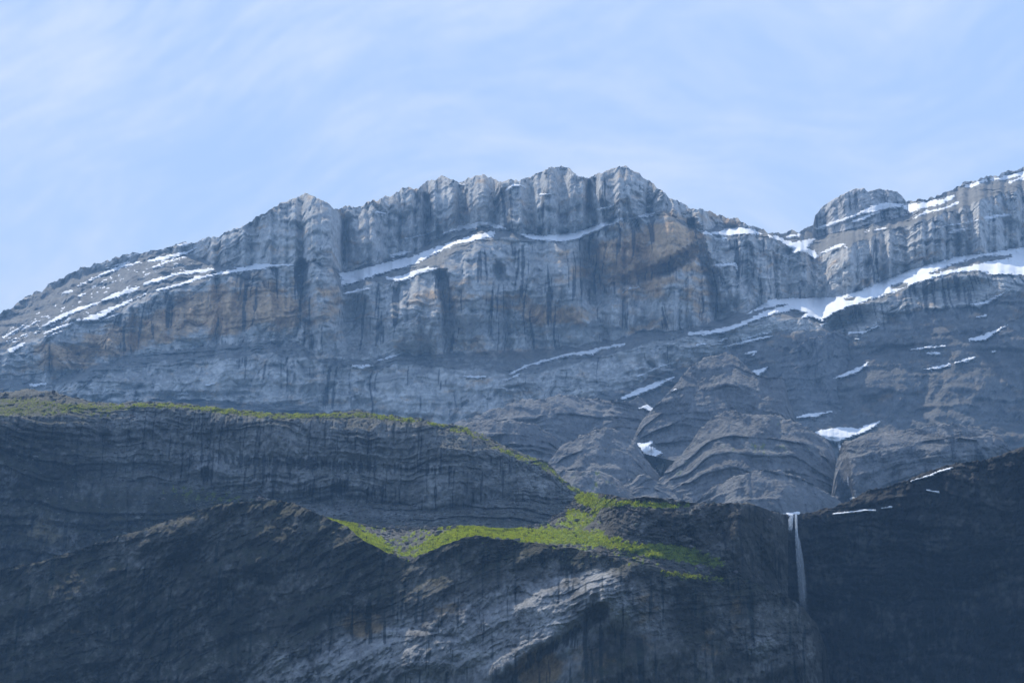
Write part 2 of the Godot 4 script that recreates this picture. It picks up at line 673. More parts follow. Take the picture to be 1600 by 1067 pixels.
class Air:
	var w := 3072
	var h := 1536
	var n1 := Lens.noise(71, 4, 0.55)
	var n2 := Lens.noise(72, 6, 0.62)
	var n3 := Lens.noise(73, 3)
	var out := PackedFloat32Array()
	var zen := Color(0.25, 0.49, 1.0)
	var mid := Color(0.44, 0.62, 1.0)
	var low := Color(0.60, 0.775, 1.02)
	var veil := Color(0.79, 0.87, 1.04)
	func row(j: int) -> void:
		var up := PI * (0.5 - (j + 0.5) / h)
		var k := j * w * 3
		var e := clampf(up / (PI / 2), 0.0, 1.0)
		var base := low.lerp(mid, smoothstep(0.10, 0.34, e)).lerp(zen, smoothstep(0.36, 0.95, e))
		var ce := cos(up)
		for i in w:
			var c := Color(0.13, 0.14, 0.13)
			if up > -0.02:
				var a := TAU * (i + 0.5) / w
				var p := Vector3(sin(a) * ce, sin(up), cos(a) * ce)
				var near := p.dot(Vector3(-0.254, 0.799, 0.545))     # the air is whiter round the sun, bluer away from it
				var air := base.lerp(zen, 0.5 * smoothstep(0.45, -0.6, near))
				# thin high cloud, combed out along one direction
				var q := (Vector2(p.x, p.z) / (p.y + 0.3)).rotated(0.62)
				var wrap := n3.get_noise_2d(q.x * 1.1, q.y * 1.1) * 0.35
				var f := n1.get_noise_2d(q.x * 1.3, q.y * 2.4 + wrap) * 0.9 + n2.get_noise_2d(q.x * 4.5 + 9.0, q.y * 8.5 + wrap * 9.0) * 0.55 + 0.3 * n2.get_noise_2d(q.x * 16.0, q.y * 42.0 + wrap * 30.0)
				c = air.lerp(veil, 0.82 * smoothstep(-0.7, 0.8, f) * smoothstep(-0.8, 0.5, near))
			out[k] = c.r
			out[k + 1] = c.g
			out[k + 2] = c.b
			k += 3

func make_sky() -> PanoramaSkyMaterial:
	var air := Air.new()
	air.out.resize(air.w * air.h * 3)
	WorkerThreadPool.wait_for_group_task_completion(WorkerThreadPool.add_group_task(air.row, air.h))
	var m := PanoramaSkyMaterial.new()
	m.panorama = ImageTexture.create_from_image(Image.create_from_data(air.w, air.h, false, Image.FORMAT_RGBF, air.out.to_byte_array()))
	return m

func build_ground() -> void:
	var st := SurfaceTool.new()
	st.begin(Mesh.PRIMITIVE_TRIANGLES)
	var n := Lens.noise(5, 3)
	var xs := 60
	for i in xs:
		for j in xs:
			var q := []
			for o in [[0, 0], [1, 0], [1, 1], [0, 1]]:
				var x := lerpf(-6000, 6000, float(i + o[0]) / xs)
				var z := lerpf(-1010, 6000, float(j + o[1]) / xs)
				var far := maxf(0.0, Vector2(x, z).length() - 60.0)
				q.append(Vector3(x, n.get_noise_2d(x / 500.0, z / 500.0) * minf(6.0, far * 0.02) - 0.3, z))
			for k in [0, 1, 2, 0, 2, 3]:
				st.set_color(Color(0.085, 0.10, 0.035) * (1.0 + 0.4 * n.get_noise_2d(q[k].x / 90.0, q[k].z / 90.0)))
				st.set_smooth_group(0)
				st.add_vertex(q[k])
	st.generate_normals()
	tag(put_mesh("valley_ground", st.commit(), rock_material()), "green valley floor at the foot of the cliffs", "ground", "", "structure")

func build_wall() -> void:
	var mat := rock_material(0.92, 190.0)
	var r := Rock.new()
	var sky := [-150,560, 0,487, 45,463, 75,446, 101,430, 139,416, 169,407, 199,400, 225,393, 270,384, 319,373, 360,362, 375,352, 401,338, 427,324, 450,311, 476,301, 487,304, 506,313, 528,330, 541,322, 560,321, 584,311, 597,313, 620,300, 629,293, 650,295, 665,287, 695,276, 710,281, 716,286, 725,283, 744,272, 770,279, 789,283, 822,281, 845,270, 875,259, 894,264, 903,272, 927,276, 946,266, 969,261, 995,268, 1017,285, 1040,302, 1046,311, 1072,317, 1086,327, 1110,332, 1144,341, 1189,354, 1200,364, 1230,362, 1260,359, 1275,352, 1310,338, 1350,326, 1390,317, 1417,315, 1451,311, 1489,296, 1507,287, 1541,276, 1560,272, 1600,262, 1750,240, 1900,230]
	var b := [-150,562, 0,489, 101,432, 225,395, 290,388, 305,396, 330,412, 386,414, 461,414, 500,408, 530,424, 560,416, 594,409, 639,394, 691,366, 740,351, 785,354, 819,367, 860,367, 897,364, 931,352, 984,341, 1021,334, 1040,330, 1065,345, 1091,358, 1150,354, 1190,360, 1230,364, 1275,354, 1600,264, 1750,242]
	var c := [-150,575, 15,547, 37,536, 75,529, 112,506, 142,504, 184,491, 210,465, 244,456, 292,448, 337,433, 375,426, 420,416, 461,416, 472,431, 487,412, 517,409, 534,465, 560,454, 586,439, 624,444, 650,427, 687,414, 710,396, 744,380, 792,370, 826,377, 875,377, 905,369, 935,355, 984,343, 1040,332, 1065,350, 1091,364, 1150,368, 1192,370, 1230,384, 1275,394, 1300,392, 1350,374, 1415,352, 1500,325, 1560,305, 1600,293, 1750,260]
	var d := [-150,600, 0,592, 75,596, 112,581, 150,570, 187,559, 244,547, 319,540, 375,536, 439,527, 469,531, 495,562, 532,559, 582,561, 631,551, 687,551, 762,547, 837,545, 894,541, 950,531, 1006,517, 1076,513, 1132,497, 1170,487, 1204,467, 1245,467, 1297,465, 1339,456, 1376,441, 1417,424, 1466,409, 1500,399, 1537,396, 1600,386, 1750,360]
	var e := [-150,620, 0,612, 112,600, 187,580, 262,565, 352,562, 405,552, 470,560, 532,575, 582,578, 631,568, 700,577, 760,577, 800,590, 860,577, 920,563, 980,546, 1020,534, 1076,524, 1129,521, 1166,505, 1207,496, 1260,497, 1286,510, 1305,492, 1339,477, 1402,462, 1425,447, 1481,432, 1526,425, 1556,430, 1600,432, 1750,420]
	var f := [-150,680, 0,640, 160,628, 300,622, 400,630, 499,640, 600,655, 740,668, 850,640, 960,610, 1060,575, 1129,545, 1200,520, 1260,512, 1305,516, 1339,521, 1380,504, 1406,488, 1462,482, 1515,478, 1564,463, 1600,448, 1750,436]
	var g := [-150,760, 0,700, 600,720, 900,740, 1100,810, 1330,860, 1600,860, 1900,860]
	r.setup(-220, 1900, [sky, b, c, d, e, f, g],
		[78, [-150,34, 300,34, 500,36, 620,30, 900,30, 1100,29, 1750,29], [-150,80, 500,82, 900,84, 1100,80, 1300,76, 1750,74], [-150,40, 500,44, 760,44, 900,34, 1100,28, 1750,27], [-150,66, 330,66, 352,84, 500,80, 900,72, 1200,74, 1339,84, 1600,80], [-150,60, 900,54, 1200,54, 1600,53]],
		[-150,2330, 500,2260, 900,2180, 1200,2060, 1500,1940, 1750,1900],
		{"seed": 3, "rough": 3.5, "pillar": 19.0, "pillar_w": 46.0, "strata": 2.2, "fine": 5.2, "fine_w": 21.0, "ledge_keep": 0.8, "base": Color(0.45, 0.445, 0.43), "vary": 0.18, "moss": 0.5, "soil": Color(0.095, 0.095, 0.09), "coarse_foot": 0.7, "warmth": 0.0, "streak": -0.42, "scree": 0.5, "slab": 5, "big": 30.0, "big_w": 95.0, "tall": 2.0, "belly": 9.0, "bench": 3.2, "seam": 0.5, "wave": 0.5, "dark": Color(0.045, 0.05, 0.055)})
	# ochre bands
	for q in [[190, 530, 120, 34, 0.7, -15], [400, 480, 120, 48, 0.9, 0], [300, 495, 80, 40, 0.7, -10], [90, 560, 60, 30, 0.6, -15], [690, 460, 60, 22, 0.6, -5], [790, 470, 50, 14, 0.6, 0], [880, 490, 60, 16, 0.6, 0], [1010, 400, 110, 60, 0.85, -12], [1060, 360, 40, 30, 0.5, 0], [1000, 470, 50, 60, 0.3, 0],
			[830, 490, 30, 20, 0.5, 0], [890, 420, 30, 30, 0.4, 0], [800, 552, 90, 12, 0.6, 0], [880, 500, 70, 14, 0.5, 0], [1090, 460, 30, 60, 0.4, 0], [700, 540, 60, 16, 0.4, 0], [520, 470, 20, 60, 0.45, 0], [1110, 340, 60, 14, 0.3, 12]]:
		r.warm.spot(q[0], q[1], q[2] * 1.15, q[3] * 1.25, q[4], q[5])
	# water streaks off edges, and recesses painted in shade: x, top, bottom, half width
	for q in [[781, 447, 546, 9], [812, 395, 476, 11], [821, 494, 540, 14], [702, 480, 550, 9], [683, 420, 458, 7], [751, 398, 435, 5], [764, 460, 522, 5], [859, 415, 500, 6], [867, 498, 540, 5], [934, 480, 536, 9], [977, 468, 510, 5], [893, 378, 460, 14], [912, 390, 460, 16], [930, 400, 445, 8], [991, 340, 400, 4],
			[960, 348, 385, 8], [1015, 338, 372, 6], [565, 470, 530, 16], [590, 460, 525, 14], [615, 455, 500, 10], [655, 304, 362, 6], [790, 302, 356, 11], [850, 305, 360, 8], [540, 372, 408, 5], [936, 268, 330, 9], [667, 310, 346, 4], [512, 572, 630, 9], [582, 590, 645, 10], [698, 598, 645, 6], [934, 550, 612, 7],
			[78, 540, 592, 7], [118, 520, 560, 5], [190, 498, 545, 5], [215, 490, 540, 7], [240, 470, 520, 6], [262, 462, 505, 5], [285, 465, 510, 5], [338, 440, 520, 7], [345, 500, 545, 9], [380, 430, 500, 12], [395, 425, 480, 8], [430, 420, 470, 4], [465, 425, 480, 5], [480, 470, 540, 6], [412, 555, 590, 9], [440, 560, 610, 8], [380, 560, 590, 12],
			[1085, 345, 380, 5], [1145, 375, 410, 7], [1165, 400, 450, 10], [1185, 425, 480, 9], [1205, 420, 465, 7], [1255, 425, 465, 6], [1298, 420, 462, 4], [1365, 380, 435, 6], [1462, 365, 405, 6], [1120, 430, 500, 6], [1100, 470, 512, 5], [1040, 470, 510, 6],
			[1425, 450, 484, 14], [1450, 445, 482, 12], [1475, 440, 480, 14], [1500, 436, 480, 14], [1525, 434, 478, 14], [1548, 436, 466, 12], [1310, 500, 518, 10], [1335, 490, 520, 14], [1365, 478, 510, 12]]:
		r.stain_shade.stroke([q[0], q[1], q[0] + 2, q[2]], q[3] + 5.0, 0.38 + 0.035 * fmod(q[0] * 7.0, 11.0))
		r.bulge.stroke([q[0], q[1], q[0] + 2, q[2]], q[3] + 4.0, -7.0)
	for q in [[918, 457, 960, 449, 1000, 438, 1047, 420], [690, 560, 760, 556, 840, 556], [100, 590, 190, 568, 320, 546, 440, 535], [870, 372, 930, 362, 985, 348]]:
		r.stain_shade.stroke(q, 12.0, 0.6)  # undercut shade painted along the ramp and the cliff feet
	# buttresses forward, recesses and clefts back
	for q in [[505, 480, 34, 110, 26, 0], [880, 430, 24, 80, 24, -10], [720, 440, 80, 90, 22, 0], [650, 500, 60, 60, 26, 0], [1060, 420, 60, 110, 30, 0], [925, 420, 30, 80, -34, -10], [555, 510, 34, 60, -26, 0], [475, 380, 70, 90, 26, 0], [540, 380, 14, 60, -22, 0], [875, 320, 50, 60, 16, 0], [965, 310, 50, 60, 20, 0], [745, 310, 40, 60, 14, 0], [690, 320, 34, 50, 14, 0], [640, 330, 30, 50, 10, 0],
			[920, 310, 8, 40, -22, 0], [785, 320, 16, 40, -12, 0], [600, 340, 30, 40, 10, 0], [570, 370, 30, 40, 12, 0], [1130, 430, 26, 70, 16, 0], [1170, 420, 14, 60, -20, 0], [1300, 425, 60, 60, 6, 0], [1380, 395, 50, 40, 4, 0], [1450, 380, 50, 40, 4, 0], [1330, 500, 50, 24, -26, -14], [1490, 455, 90, 22, -14, -8]]:
		r.bulge.spot(q[0], q[1], q[2], q[3], q[4] * 2.3, q[5])
	for q in [[912,450, 987,436, 1040,420, 1091,388], [472,416, 476,470, 490,540], [340,440, 345,500, 335,540], [532,330, 545,370, 548,410], [716,286, 722,330, 715,350], [660,310, 668,350], [1082,350, 1110,430, 1120,500], [1205,410, 1212,460], [780,420, 790,480, 792,540], [690,430, 700,480, 697,545], [935,470, 945,530], [210,490, 206,545], [75,535, 82,590]]:
		r.bulge.stroke(q, 10.0, -22.0)
	raise_rock("mountain_wall", "wall", r, "high grey limestone mountain wall with ochre bands below the skyline", "mountain", mat)

	var k := Rock.new()
	var kf := []
	for x in range(1270, 1421, 10):
		kf.append_array([x, r.smooth_depth(x, 372.0 - (x - 1270) * 0.24) - 4.0])
	k.setup(1270, 1419, [[1270,358, 1274,338, 1286,321, 1305,309, 1335,296, 1350,294, 1357,299, 1376,295, 1402,298, 1410,305, 1419,318], [1270,372, 1420,336]], [74], kf,
		{"seed": 4, "base": Color(0.38, 0.375, 0.37), "warmth": -0.3, "seam": 0.5, "rough": 1.6, "edge": 0.0, "big": 5.0, "big_w": 60.0, "pillar": 12.0, "pillar_w": 24.0, "fine": 5.0, "fine_w": 15.0, "belly": 3.0, "back_run": 60.0, "back_slope": -30.0, "streak": -0.1})
	raise_rock("rock_knoll", "knoll", k, "flat topped rock knoll standing on the right skyline", "rock", mat)

func dome(called: String, key: String, label: String, seed_: int, top: Array, bottom: Array, depth: Array, slopes: Array, options := {}) -> Rock:
	# a rounded slab: its outline at the top, its foot hidden behind what stands before it
	var r := Rock.new()
	var n := slopes.size()
	var lines := []
	for k in n + 1:
		var l := []
		var x: float = top[0]
		while x <= top[top.size() - 2]:
			l.append_array([x, lerpf(Lens.along(top, x), Lens.along(bottom, x), float(k) / n)])
			x += 10.0
		lines.append(l)
	var o := {"seed": seed_, "rough": 3.0, "edge": 0.6, "big": 14.0, "big_w": 60.0, "pillar": 7.0, "strata": 1.3, "strata_w": 6.5, "run": 60.0, "band": 0.3, "bench": 1.9, "seam": 0.75, "wave": 1.6, "fine": 1.8, "fine_w": 9.0, "grain": 0.8, "vary": 0.22, "follow": 0.85, "moss": 0.15, "soil": Color(0.12, 0.12, 0.11), "dip": 0.05, "ledge_keep": 0.8, "belly": 0.0, "pillar_w": 30.0, "back_run": 160.0, "back_slope": -6.0, "streak": -0.22, "scree": 1.0, "base": Color(0.155, 0.156, 0.16), "warmth": -0.45}
	o.merge(options, true)
	r.setup(top[0], top[top.size() - 2], lines, slopes, depth, o)
	return r

func build_domes() -> void:
	var mat := rock_material(0.92, 110.0)
	var back: Rock = rocks.wall
	var tf := []
	for x in range(1195, 1356, 10):
		tf.append_array([x, back.smooth_depth(x, 665.0, 6.0) - 2.0 + 90.0 * pow(absf(x - 1270) / 80.0, 3.0)])
	var r := dome("", "", "", 11, [1195,640, 1207,600, 1212,566, 1245,541, 1280,524, 1305,517, 1330,525, 1343,550, 1346,590, 1350,640], [1195,668, 1350,668], tf, [76, 70, 60, 50])
	raise_rock("rock_tower", "tower", r, "blunt grey rock tower below the long snow band on the right", "rock", mat)
	r = dome("", "", "", 12, [690,668, 715,660, 774,639, 820,626, 850,622, 893,617, 940,624, 975,626, 1000,622, 1020,640, 1040,690], [690,690, 1040,760], [690, 1816, 860, 1780, 1040, 1807], [46, 52, 58, 62])
	raise_rock("rock_slab", "slab_back", r, "tilted banded rock slab at the foot of the main wall", "rock slab", mat)
	r = dome("", "", "", 13, [985,700, 1000,660, 1020,637, 1045,612, 1057,600, 1072,577, 1106,559, 1136,552, 1151,555, 1170,577, 1190,589, 1226,593, 1232,615, 1240,650, 1262,690], [985,705, 1100,730, 1262,730], [985, 1710, 1060, 1684, 1150, 1670, 1220, 1674, 1262, 1702], [48, 54, 60, [985,62, 1170,64, 1190,82, 1262,82]], {"pillar": 6.0})
	raise_rock("rock_dome", "pyramid", r, "pyramid shaped grey rock dome below the snow band", "rock dome", mat)
	r = dome("", "", "", 14, [700,690, 719,664, 745,658, 774,658, 800,657, 829,662, 850,670, 865,680, 877,699, 880,720], [700,720, 880,740], [700, 1622, 790, 1590, 860, 1594, 880, 1617], [48, 56, 66, 72])
	raise_rock("rock_dome", "dome_left", r, "low rounded rock dome just above the end of the grassy cliff", "rock dome", mat)
	r = dome("", "", "", 15, [840,745, 861,715, 880,695, 911,678, 935,671, 957,670, 975,675, 990,690, 1007,717, 1032,744, 1045,770], [840,770, 1045,800], [840, 1542, 940, 1510, 1010, 1519, 1045, 1542], [46, 54, 62, 68])
	raise_rock("rock_dome", "dome_mid", r, "smooth banded rock dome left of the small snow gully", "rock dome", mat)
	r = dome("", "", "", 16, [985,805, 1010,775, 1029,752, 1055,720, 1079,694, 1095,668, 1111,652, 1139,643, 1170,646, 1203,648, 1239,655, 1262,668, 1285,682, 1303,698, 1309,730, 1314,763, 1335,780], [985,810, 1100,830, 1335,830], [985, 1488, 1060, 1448, 1160, 1430, 1270, 1439, 1335, 1470], [46, 50, 54, 58, 62],
		{"strata": 1.0, "pillar": 7.0, "turf": -0.42, "scree": 1.0})
	r.turf.spot(1090, 720, 90, 40, 0.35, 20)
	r.turf.spot(1180, 700, 120, 26, 0.3, 5)
	raise_rock("rock_dome", "dome_big", r, "broad layered rock dome rising behind the waterfall lip", "rock dome", mat)
	r = dome("", "", "", 20, [1070,800, 1092,778, 1120,760, 1154,743, 1185,735, 1211,733, 1240,740, 1264,751, 1290,768, 1316,784, 1335,800], [1070,810, 1335,830], [1070, 1434, 1150, 1384, 1230, 1380, 1335, 1420], [44, 50, 58, 64], {"turf": -0.45})
	raise_rock("rock_hump", "lobe", r, "pale layered hump at the foot of the broad dome, behind the waterfall lip", "rock", mat)
	r = dome("", "", "", 17, [1296,800, 1304,740, 1312,700, 1326,686, 1365,676, 1408,672, 1453,664, 1499,661, 1545,672, 1574,690, 1580,705, 1600,720], [1296,805, 1330,800, 1450,760, 1600,740], [1296, 1452, 1340, 1439, 1450, 1430, 1600, 1444], [50, 62, 72, 76], {"pillar": 6.0, "pillar_w": 26.0, "follow": 0.5})
	r.bulge.stroke([1312,700, 1318,740, 1326,790], 12.0, -14.0)
	r.stain_shade.stroke([1310,690, 1316,740, 1322,790], 16.0, 0.9)
	raise_rock("rock_shelf", "shelf", r, "pale rock shelf with short cliff above the dark right wall", "rock", mat)
	r = dome("", "", "", 18, [855,770, 874,739, 895,734, 911,733, 935,737, 957,744, 975,756, 993,780, 1000,790], [855,790, 1000,810], [855, 1412, 920, 1390, 1000, 1404], [40, 46, 56, 64], {"turf": -0.3})
	raise_rock("rock_dome", "dome_low", r, "small dark rock dome with grass streaks above the saddle", "rock dome", mat)
	r = dome("", "", "", 19, [960,775, 975,757, 1000,742, 1011,740, 1030,752, 1045,762, 1065,785], [960,790, 1065,800], [960, 1454, 1010, 1440, 1065, 1454], [44, 52, 60])
	raise_rock("rock_dome", "dome_scree", r, "little pale rock hump beside the snow gully foot", "rock dome", mat)

func build_meadow_cliff() -> void:
	var r := Rock.new()
	var top := [-150,618, 0,613, 45,608, 91,614, 137,626, 183,630, 228,627, 274,630, 320,634, 365,639, 434,646, 500,646, 559,640, 591,648, 651,653, 692,662, 728,667, 756,678, 792,699, 820,710, 851,721, 865,731, 879,747, 897,763, 930,778, 1000,800]
	var lip := [-150,660, 0,648, 60,650, 100,645, 160,650, 183,640, 228,634, 320,642, 434,656, 500,652, 591,656, 651,660, 728,678, 792,712, 851,733, 879,755, 900,770, 1000,812]
	var brow := [-150,700, 0,690, 160,680, 228,664, 338,690, 411,712, 500,721, 614,721, 683,712, 756,714, 800,722, 860,752, 900,778, 1000,815]
	var cave := [-150,720, 0,710, 160,694, 228,684, 338,706, 411,722, 500,729, 614,729, 683,722, 756,722, 800,730, 860,758, 900,780, 1000,818]
	var foot := [-150,780, 0,770, 164,733, 205,728, 240,732, 315,753, 365,764, 425,776, 479,783, 546,776, 614,785, 673,795, 719,790, 774,776, 847,778, 911,786, 1000,822]
	var base := [-150,980, 0,970, 164,930, 300,880, 420,860, 600,870, 740,850, 900,830, 1000,840]
	r.setup(-150, 1000, [top, lip, brow, cave, foot, base],
		[30, 76, [-150,80, 200,96, 700,96, 800,80, 1000,70], [-150,80, 300,86, 1000,78], [-150,78, 60,76, 170,58, 330,42, 900,34]],
		[-150,1120, 160,1130, 500,1110, 760,1110, 900,1140, 1000,1200],
		{"seed": 21, "rough": 2.0, "edge": 3.0, "big": 7.0, "big_w": 90.0, "pillar": 5.0, "pillar_w": 12.0, "tall": 3.0, "strata": 1.2, "strata_w": 4.0, "run": 30.0, "fine": 2.6, "fine_w": 8.0, "belly": 7.0, "bench": 1.6, "seam": 0.8, "grain": 0.5, "mottle": 0.35, "base": Color(0.2, 0.198, 0.192), "dark": Color(0.03, 0.034, 0.04), "ochre": Color(0.17, 0.14, 0.085), "light": Color(0.24, 0.245, 0.25),
		"warmth": -0.42, "streak": -0.12, "streak_w": 5.0, "turf": -0.75, "scree": 0.8, "back_run": 120.0, "back_slope": 4.0, "grass": Color(0.11, 0.125, 0.03), "ledge_keep": 1.0, "moss": 0.5, "vary": 0.4})
	r.turf.stroke([-150,632, 0,626, 60,630, 110,634, 180,636, 280,636, 434,650, 560,648, 650,658], 9.0, 1.2)
	r.turf.stroke([-150,645, 60,640, 110,644, 165,650], 22.0, 1.0)
	r.turf.stroke([650,658, 728,674, 792,706, 851,728, 885,758, 930,785], 14.0, 0.95)
	r.turf.stroke([370,640, 395,670], 12.0, 0.8)
	r.turf.stroke([250,768, 330,775, 420,790], 26.0, 0.75)
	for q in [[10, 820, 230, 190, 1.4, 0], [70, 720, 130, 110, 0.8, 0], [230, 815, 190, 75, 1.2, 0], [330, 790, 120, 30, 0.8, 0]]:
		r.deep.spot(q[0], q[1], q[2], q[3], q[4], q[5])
	for q in [[60, 830, 80, 40, 0.8, 0], [190, 810, 24, 14, 0.7, 0], [240, 870, 40, 20, 0.5, 0], [295, 812, 20, 22, 0.6, 0]]:
		r.warm.spot(q[0], q[1], q[2], q[3], q[4], q[5])
	r.turf.spot(560, 825, 150, 22, 0.55)
	r.turf.spot(800, 815, 120, 20, 0.5)
	for q in [[330, 730, 60, 30, 0.8, 10], [450, 750, 60, 26, 0.5, 5], [680, 740, 60, 30, 0.5, 0], [620, 690, 120, 24, 0.3, 0], [260, 660, 120, 20, 0.3, 10], [540, 690, 80, 30, 0.25, 0], [250, 732, 60, 12, 0.5, 0], [560, 800, 160, 16, 0.5, 3], [760, 790, 100, 14, 0.4, 0]]:
		r.pale.spot(q[0], q[1], q[2], q[3], q[4], q[5])
	for q in [[322, 742, 16, 18, 1.0, 0], [530, 762, 26, 18, 0.8, -20], [500, 725, 300, 12, 0.7, 3], [420, 745, 20, 20, 0.4, 0], [590, 770, 40, 14, 0.5, 0], [470, 765, 40, 18, 0.4, 0]]:  # stains, with shade painted under the brow and in hollows
		r.stain_shade.spot(q[0], q[1], q[2], q[3], q[4], q[5])
	for q in [[322, 742, 14, 14, -8, 0], [530, 764, 20, 12, -8, -20], [160, 680, 12, 40, -8, 0], [560, 690, 60, 30, 5, 0], [250, 690, 60, 24, 5, 0], [720, 720, 60, 40, 8, 0]]:
		r.bulge.spot(q[0], q[1], q[2], q[3], q[4], q[5])
	raise_rock("meadow_cliff", "meadow", r, "grey cliff with overhanging brow under a strip of grass", "cliff", rock_material(0.92, 75.0))

func build_front() -> void:
	var r := Rock.new()
	var rim := [-150,900, 0,890, 60,878, 110,862, 160,846, 205,832, 260,815, 310,797, 345,788, 370,784, 420,780, 456,785, 498,804, 540,822, 568,845, 605,863, 641,874, 673,861, 710,845, 742,837, 774,840, 820,847, 893,856, 934,865, 1002,881, 1040,890, 1070,895, 1157,901, 1221,927, 1257,950, 1278,976, 1290,1010, 1297,1060, 1300,1373]
	var mid := [-150,930, 0,920, 160,880, 330,840, 450,860, 560,880, 641,885, 700,870, 742,850, 820,862, 893,868, 960,880, 1002,900, 1070,925, 1157,925, 1221,942, 1257,960, 1285,1000, 1300,1374]
	var brow := [-150,980, 0,980, 160,960, 330,940, 450,985, 520,950, 600,915, 700,890, 760,880, 830,880, 897,872, 979,892, 1040,930, 1100,935, 1180,945, 1240,965, 1270,985, 1290,1020, 1300,1375]
	var low := [-150,1060, 340,1080, 560,1060, 780,1040, 860,1000, 940,950, 1040,1000, 1240,1040, 1300,1376]
	r.setup(-150, 1300, [rim, mid, brow, low, [-150,1400, 1300,1400]],
		[[-150,80, 160,80, 330,76, 450,66, 742,68, 900,66, 1157,70, 1300,76], [-150,82, 160,80, 400,72, 600,72, 900,68, 1300,76], [-150,84, 300,80, 480,68, 640,64, 800,63, 950,64, 1040,76, 1300,80], [-150,82, 300,78, 800,72, 1300,82]],
		[-150,930, 160,920, 330,890, 600,830, 800,790, 950,780, 1100,795, 1200,815, 1260,840, 1300,900],
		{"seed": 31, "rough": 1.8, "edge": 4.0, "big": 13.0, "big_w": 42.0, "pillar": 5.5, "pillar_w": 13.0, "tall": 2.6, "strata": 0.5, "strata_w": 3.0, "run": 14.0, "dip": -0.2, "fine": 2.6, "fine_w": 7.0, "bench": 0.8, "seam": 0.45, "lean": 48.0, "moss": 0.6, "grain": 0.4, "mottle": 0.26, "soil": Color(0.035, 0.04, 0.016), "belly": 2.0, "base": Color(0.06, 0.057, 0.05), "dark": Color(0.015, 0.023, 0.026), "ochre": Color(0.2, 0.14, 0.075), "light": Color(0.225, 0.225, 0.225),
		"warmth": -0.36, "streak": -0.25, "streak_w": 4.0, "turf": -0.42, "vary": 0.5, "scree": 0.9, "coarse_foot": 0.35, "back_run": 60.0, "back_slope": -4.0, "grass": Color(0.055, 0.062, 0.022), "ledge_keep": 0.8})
	for q in [[770, 990, 320, 110, 0.9, -12], [800, 980, 230, 90, 0.6, -14], [640, 1020, 220, 66, 1.0, -16], [470, 1045, 150, 46, 1.1, -20], [960, 930, 70, 50, 0.9, 20], [880, 930, 90, 40, 0.7, -10], [840, 1040, 90, 40, 0.5, 0], [1030, 980, 60, 70, 0.5, 0], [1180, 990, 90, 60, 0.35, 10], [1210, 1020, 80, 40, 0.3, 0], [100, 830, 130, 50, 0.3, 0], [240, 880, 60, 40, 0.2, 0]]:
		r.pale.spot(q[0], q[1], q[2], q[3], q[4], q[5])
	for q in [[565, 975, 50, 34, 1.2, 0], [700, 955, 36, 26, 1.0, 0], [830, 1045, 50, 32, 1.3, 0], [1010, 960, 34, 54, 0.8, 0], [1150, 960, 18, 60, 0.9, 0], [1110, 1010, 30, 50, 0.6, 0], [60, 840, 70, 34, 0.9, 0], [90, 870, 50, 12, 0.5, -8], [105, 985, 36, 8, 0.9, 0], [300, 815, 20, 20, 0.5, 0], [190, 805, 20, 10, 0.5, 0], [170, 830, 10, 14, 0.4, 0], [330, 960, 40, 12, 0.4, -20], [1030, 1010, 40, 30, 0.4, 0], [900, 980, 20, 40, 0.4, 0]]:
		r.warm.spot(q[0], q[1], q[2], q[3], q[4], q[5])
	for q in [[780, 870, 220, 24, 0.5, 4], [640, 950, 60, 30, 0.3, 0], [930, 940, 10, 50, 0.5, 20], [870, 1010, 60, 10, 0.5, -20], [40, 960, 40, 50, 0.4, 0], [200, 960, 120, 60, 0.2, 0], [1080, 940, 60, 30, 0.4, 10]]:
		r.stain_shade.spot(q[0], q[1], q[2], q[3], q[4], q[5])
	for q in [[960, 940, 70, 60, 12, 20], [850, 960, 120, 50, 8, -16], [927, 950, 10, 50, -8, 15], [620, 1030, 200, 60, 8, -20], [1200, 990, 80, 50, 6, 0], [560, 970, 60, 30, -7, 0], [830, 1050, 60, 26, -8, -10], [1060, 960, 30, 60, -7, 0], [260, 830, 90, 50, 8, 0], [60, 800, 90, 70, 8, 0], [170, 900, 50, 80, -9, 10]]:
		r.bulge.spot(q[0], q[1], q[2], q[3], q[4], q[5])
	# the overhang low on the buttress, with warm rock under it
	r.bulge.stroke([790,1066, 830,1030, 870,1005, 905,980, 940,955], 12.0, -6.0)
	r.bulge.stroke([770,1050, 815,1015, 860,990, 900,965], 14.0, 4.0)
	r.stain_shade.stroke([800,1062, 835,1028, 872,1006, 905,982], 8.0, 0.9)  # shade painted in under the overhang
	r.warm.spot(850, 1045, 46, 40, 1.6)
	for q in [[895, 1000, 1090], [918, 990, 1080], [940, 985, 1075], [968, 990, 1080], [1000, 1000, 1090], [1125, 930, 1010], [1172, 945, 1030], [600, 950, 1000], [545, 955, 990], [575, 950, 1000]]:
		r.stain_shade.stroke([q[0], q[1], q[0] + 1, q[2]], 8.0, 0.6)
	r.warm.spot(930, 1030, 60, 50, 0.7)
	r.turf.stroke([361,787, 420,784, 456,790, 498,810, 540,828, 568,850, 605,868, 641,879, 673,866, 710,850, 742,842, 820,852, 893,861, 1002,887, 1070,900, 1157,906], 8.0, 0.5)
	for q in [[470, 850, 90, 14, 0.4, -20], [440, 880, 60, 8, 0.4, -8], [1090, 905, 90, 16, 0.5, 6]]:
		r.turf.spot(q[0], q[1], q[2], q[3], q[4], q[5])
	raise_rock("front_cliff", "front", r, "dark cliff and pale rock buttress below the grassy saddle", "cliff", rock_material())

	var s := Rock.new()
	var s_top := [400,776, 420,784, 470,792, 500,808, 540,817, 568,822, 620,824, 660,826, 737,822, 792,828, 847,820, 880,800, 900,775, 911,768, 956,773, 984,779, 1011,776, 1040,778, 1088,786, 1134,787, 1170,785, 1202,797, 1232,806]
